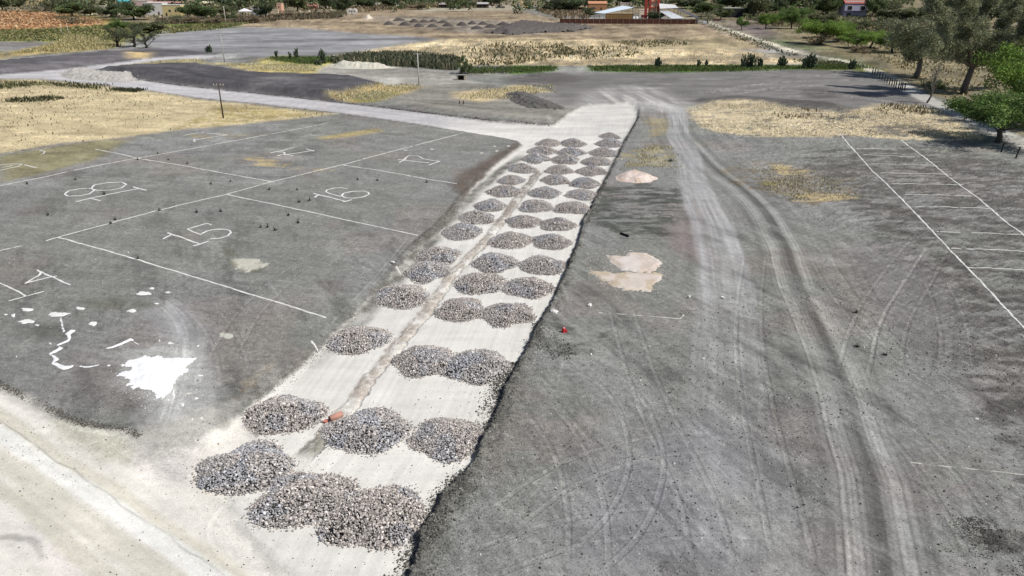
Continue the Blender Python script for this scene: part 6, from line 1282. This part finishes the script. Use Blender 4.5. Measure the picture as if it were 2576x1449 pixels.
# stack of white tanks in the yard
X, Y = P(1604, 52); 
for k, (dx, z_, r_) in enumerate([(0, 0, .9), (-1.2, .1, .7)]):
    m = MB(); m.tube([(0, 0, 0), (0, 0, 1.7), (0, 0, 2.1), (0, 0, 2.25)], [r_, r_, r_*.5, r_*.3], (.78, .76, .74), 14); o = m.build('water_tank', M_PAINT, smooth=True); o.location = (X+dx*1.6, Y+4, 0); tag(o, ['taller', 'smaller'][k]+' white water tank just inside the yard wall', 'water tank', 'white water tanks in the yard')
def machine(label, x, yb, col, kind):
    X, Y = P(x, yb); e = empty(kind, (X, Y, 0)); return e
# vehicles
def vehicle(name, label, x, yb, L, col, kind='car', rz=0.0):
    X, Y = P(x, yb); e = empty(name, (X, Y, 0), rz); tag(e, label, 'car' if kind == 'car' else kind); c = np.array(col)
    if kind in ('pickup', 'truck'):
        hh = 1.0 if kind == 'pickup' else 1.5
        m = MB(); m.box((0, 0, .55+hh*.25), (L, 1.8, hh*.5+.2), c); m.box((-L*.12, 0, .75+hh*.75), (L*.32, 1.66, hh*.75), c, 0, .86); m.build('body', M_PAINT, e)
        m = MB(); m.box((L*.27, 0, .95+hh*.3), (L*.42, 1.7, hh*.25), c*.85+.01); m.build('bed', M_PAINT, e)
        m = MB(); m.box((-L*.12, 0, .80+hh*.85), (L*.30, 1.70, hh*.38), (.015, .017, .02), 0, .9); m.build('windows', M_GLASS, e)
    else:
        m = MB(); m.box((0, 0, .62), (L, 1.75, .62), c); m.box((L*.03, 0, 1.18), (L*.55, 1.6, .55), c, 0, .80); m.build('body', M_PAINT, e)
        m = MB(); m.box((L*.03, 0, 1.16), (L*.53, 1.64, .36), (.015, .017, .02), 0, .86); m.build('windows', M_GLASS, e)
    r_ = .34 if kind != 'truck' else .5
    for sx in (-1, 1):
        for sy in (-1, 1):
            m = MB(); cx_, cy = sx*L*.32, sy*.82; m.tube([(cx_, cy-.12, r_), (cx_, cy+.12, r_)], [r_, r_], (.015, .015, .015), 12); w1 = m.build('wheel', M_TYRE, e)
            m = MB(); m.tube([(cx_, cy-.14, r_), (cx_, cy+.14, r_)], [r_*.5, r_*.5], (.4, .4, .4), 8); m.build('rim', M_METAL, w1)
    return e
vehicle('pickup_truck', 'black pickup parked under the trees beyond the brown field', 1258, 21, 8.0, (.015, .015, .018), 'truck', .1)
vehicle('flatbed_truck', 'blue grey flatbed truck right of the yellow excavator', 1340, 23, 8.5, (.10, .13, .17), 'truck', .15)
vehicle('parked_car', 'white car left of the black pickup', 1231, 19, 4.4, (.75, .75, .75), 'car', .9)
vehicle('parked_van', 'white vehicle parked among bushes in the middle of the village', 1001, 17, 5.5, (.8, .8, .78), 'pickup', .1)
vehicle('parked_car', 'white car at the top edge right of the twin concrete rings', 947, 12, 5.5, (.8, .8, .8), 'car', .5)
vehicle('parked_car', 'white car left of the yellow excavator', 1305, 17, 4.6, (.7, .7, .68), 'car', 1.2)
vehicle('pickup_truck', 'white pickup half hidden in the scrub below the house with the red roof', 2053, 52, 5.2, (.75, .76, .78), 'pickup', .5)
vehicle('pickup_truck', 'white fronted dark vehicle at the gate end of the pale lane', 1772, 62, 5.0, (.55, .56, .6), 'pickup', 1.35)
vehicle('parked_car', 'dark red car beside the pale lane near the gate', 1802, 53, 4.8, (.10, .02, .02), 'car', .3)
# excavator
X, Y = P(1323, 20); e = empty('excavator', (X, Y, 0), .3); tag(e, 'yellow excavator with a raised boom at the far side of the brown field', 'excavator'); yl = (.62, .40, .06)
m = MB(); m.box((.3, 0, 1.7), (3.0, 2.4, 1.3), yl); m.box((1.4, 0, 1.7), (1.0, 2.3, 1.0), (.35, .24, .05)); m.build('house', M_PAINT, e)
m = MB(); m.box((-.7, -.6, 2.7), (1.3, 1.1, 1.3), yl, 0, .9); c_ = m.build('cab', M_PAINT, e); m = MB(); m.box((-.75, -.6, 2.8), (1.32, 1.14, .8), (.02, .025, .03), 0, .9); m.build('cab_window', M_GLASS, c_)
m = MB(); m.tube([(-.9, .3, 2.0), (-2.6, .3, 4.6), (-4.4, .3, 5.0)], [.32, .36, .24], yl, 6); m.build('boom', M_PAINT, e)
m = MB(); m.tube([(-4.3, .3, 5.1), (-5.2, .3, 2.4)], [.26, .18], yl, 6); m.build('stick', M_PAINT, e); m = MB(); m.box((-5.1, .3, 1.7), (.9, .9, 1.0), (.08, .07, .06), 0, .7); m.build('bucket', M_PAINT, e)
for sy in (-1, 1): m = MB(); m.box((0, sy*1.0, .45), (3.6, .5, .9), (.03, .03, .03)); m.tube([(-1.8, sy*1.0-.25, .45), (-1.8, sy*1.0+.25, .45)], [.45, .45], (.03, .03, .03), 12); m.tube([(1.8, sy*1.0-.25, .45), (1.8, sy*1.0+.25, .45)], [.45, .45], (.03, .03, .03), 12); m.build('track', M_TYRE, e)
# red machine in the yard
X, Y = P(1622, 52); e = empty('hopper_machine', (X, Y+3, 0)); tag(e, 'dark red hopper machine inside the yard below the red tower', 'machine')
m = MB(); m.box((0, 0, 2.4), (3.4, 2.2, 1.6), (.20, .03, .035), 0, 1.15); m.build('hopper', M_PAINT, e)
for sx in (-1, 1):
    for sy in (-1, 1): m = MB(); m.box((sx*1.4, sy*.9, .8), (.2, .2, 1.6), (.16, .03, .03)); m.build('leg', M_PAINT, e)
# ---------------------------------------------------------------- light, sky, camera
SUN_EL, SUN_AZ = math.radians(50), math.radians(-22)    # azimuth of the sun measured from +X
sun = bpy.data.lights.new('sun', 'SUN'); sun.energy = 4.3; sun.angle = math.radians(.53); sun.color = (1, .95, .88)
so = bpy.data.objects.new('sun', sun); C.objects.link(so)
from mathutils import Vector
sv = Vector((math.cos(SUN_EL)*math.cos(SUN_AZ), math.cos(SUN_EL)*math.sin(SUN_AZ), math.sin(SUN_EL)))
so.rotation_euler = sv.to_track_quat('Z', 'Y').to_euler(); so.location = (60, -30, 80)
w = bpy.data.worlds.new('World'); SC.world = w; w.use_nodes = True; nt = w.node_tree
sk = nt.nodes.new('ShaderNodeTexSky'); sk.sky_type = 'NISHITA'; sk.sun_disc = False; sk.sun_elevation = SUN_EL
sk.sun_rotation = math.pi/2-SUN_AZ; sk.dust_density = 4.0; sk.altitude = 1800
nt.links.new(sk.outputs[0], nt.nodes['Background'].inputs[0]); nt.nodes['Background'].inputs[1].default_value = .085
cam = bpy.data.cameras.new('camera'); cam.sensor_width = 36; cam.lens = 36*F/2576; cam.clip_end = 9000; cam.clip_start = .5
co_ = bpy.data.objects.new('camera', cam); C.objects.link(co_); co_.location = (0, 0, H); co_.rotation_euler = (math.pi/2-TH, 0, 0)
SC.camera = co_
SC.view_settings.view_transform = 'Standard'; SC.view_settings.look = 'None'; SC.view_settings.exposure = 0.0; SC.view_settings.gamma = 1.0
SC.cycles.max_bounces = 4; SC.cycles.diffuse_bounces = 2; SC.cycles.glossy_bounces = 1; SC.cycles.transmission_bounces = 2
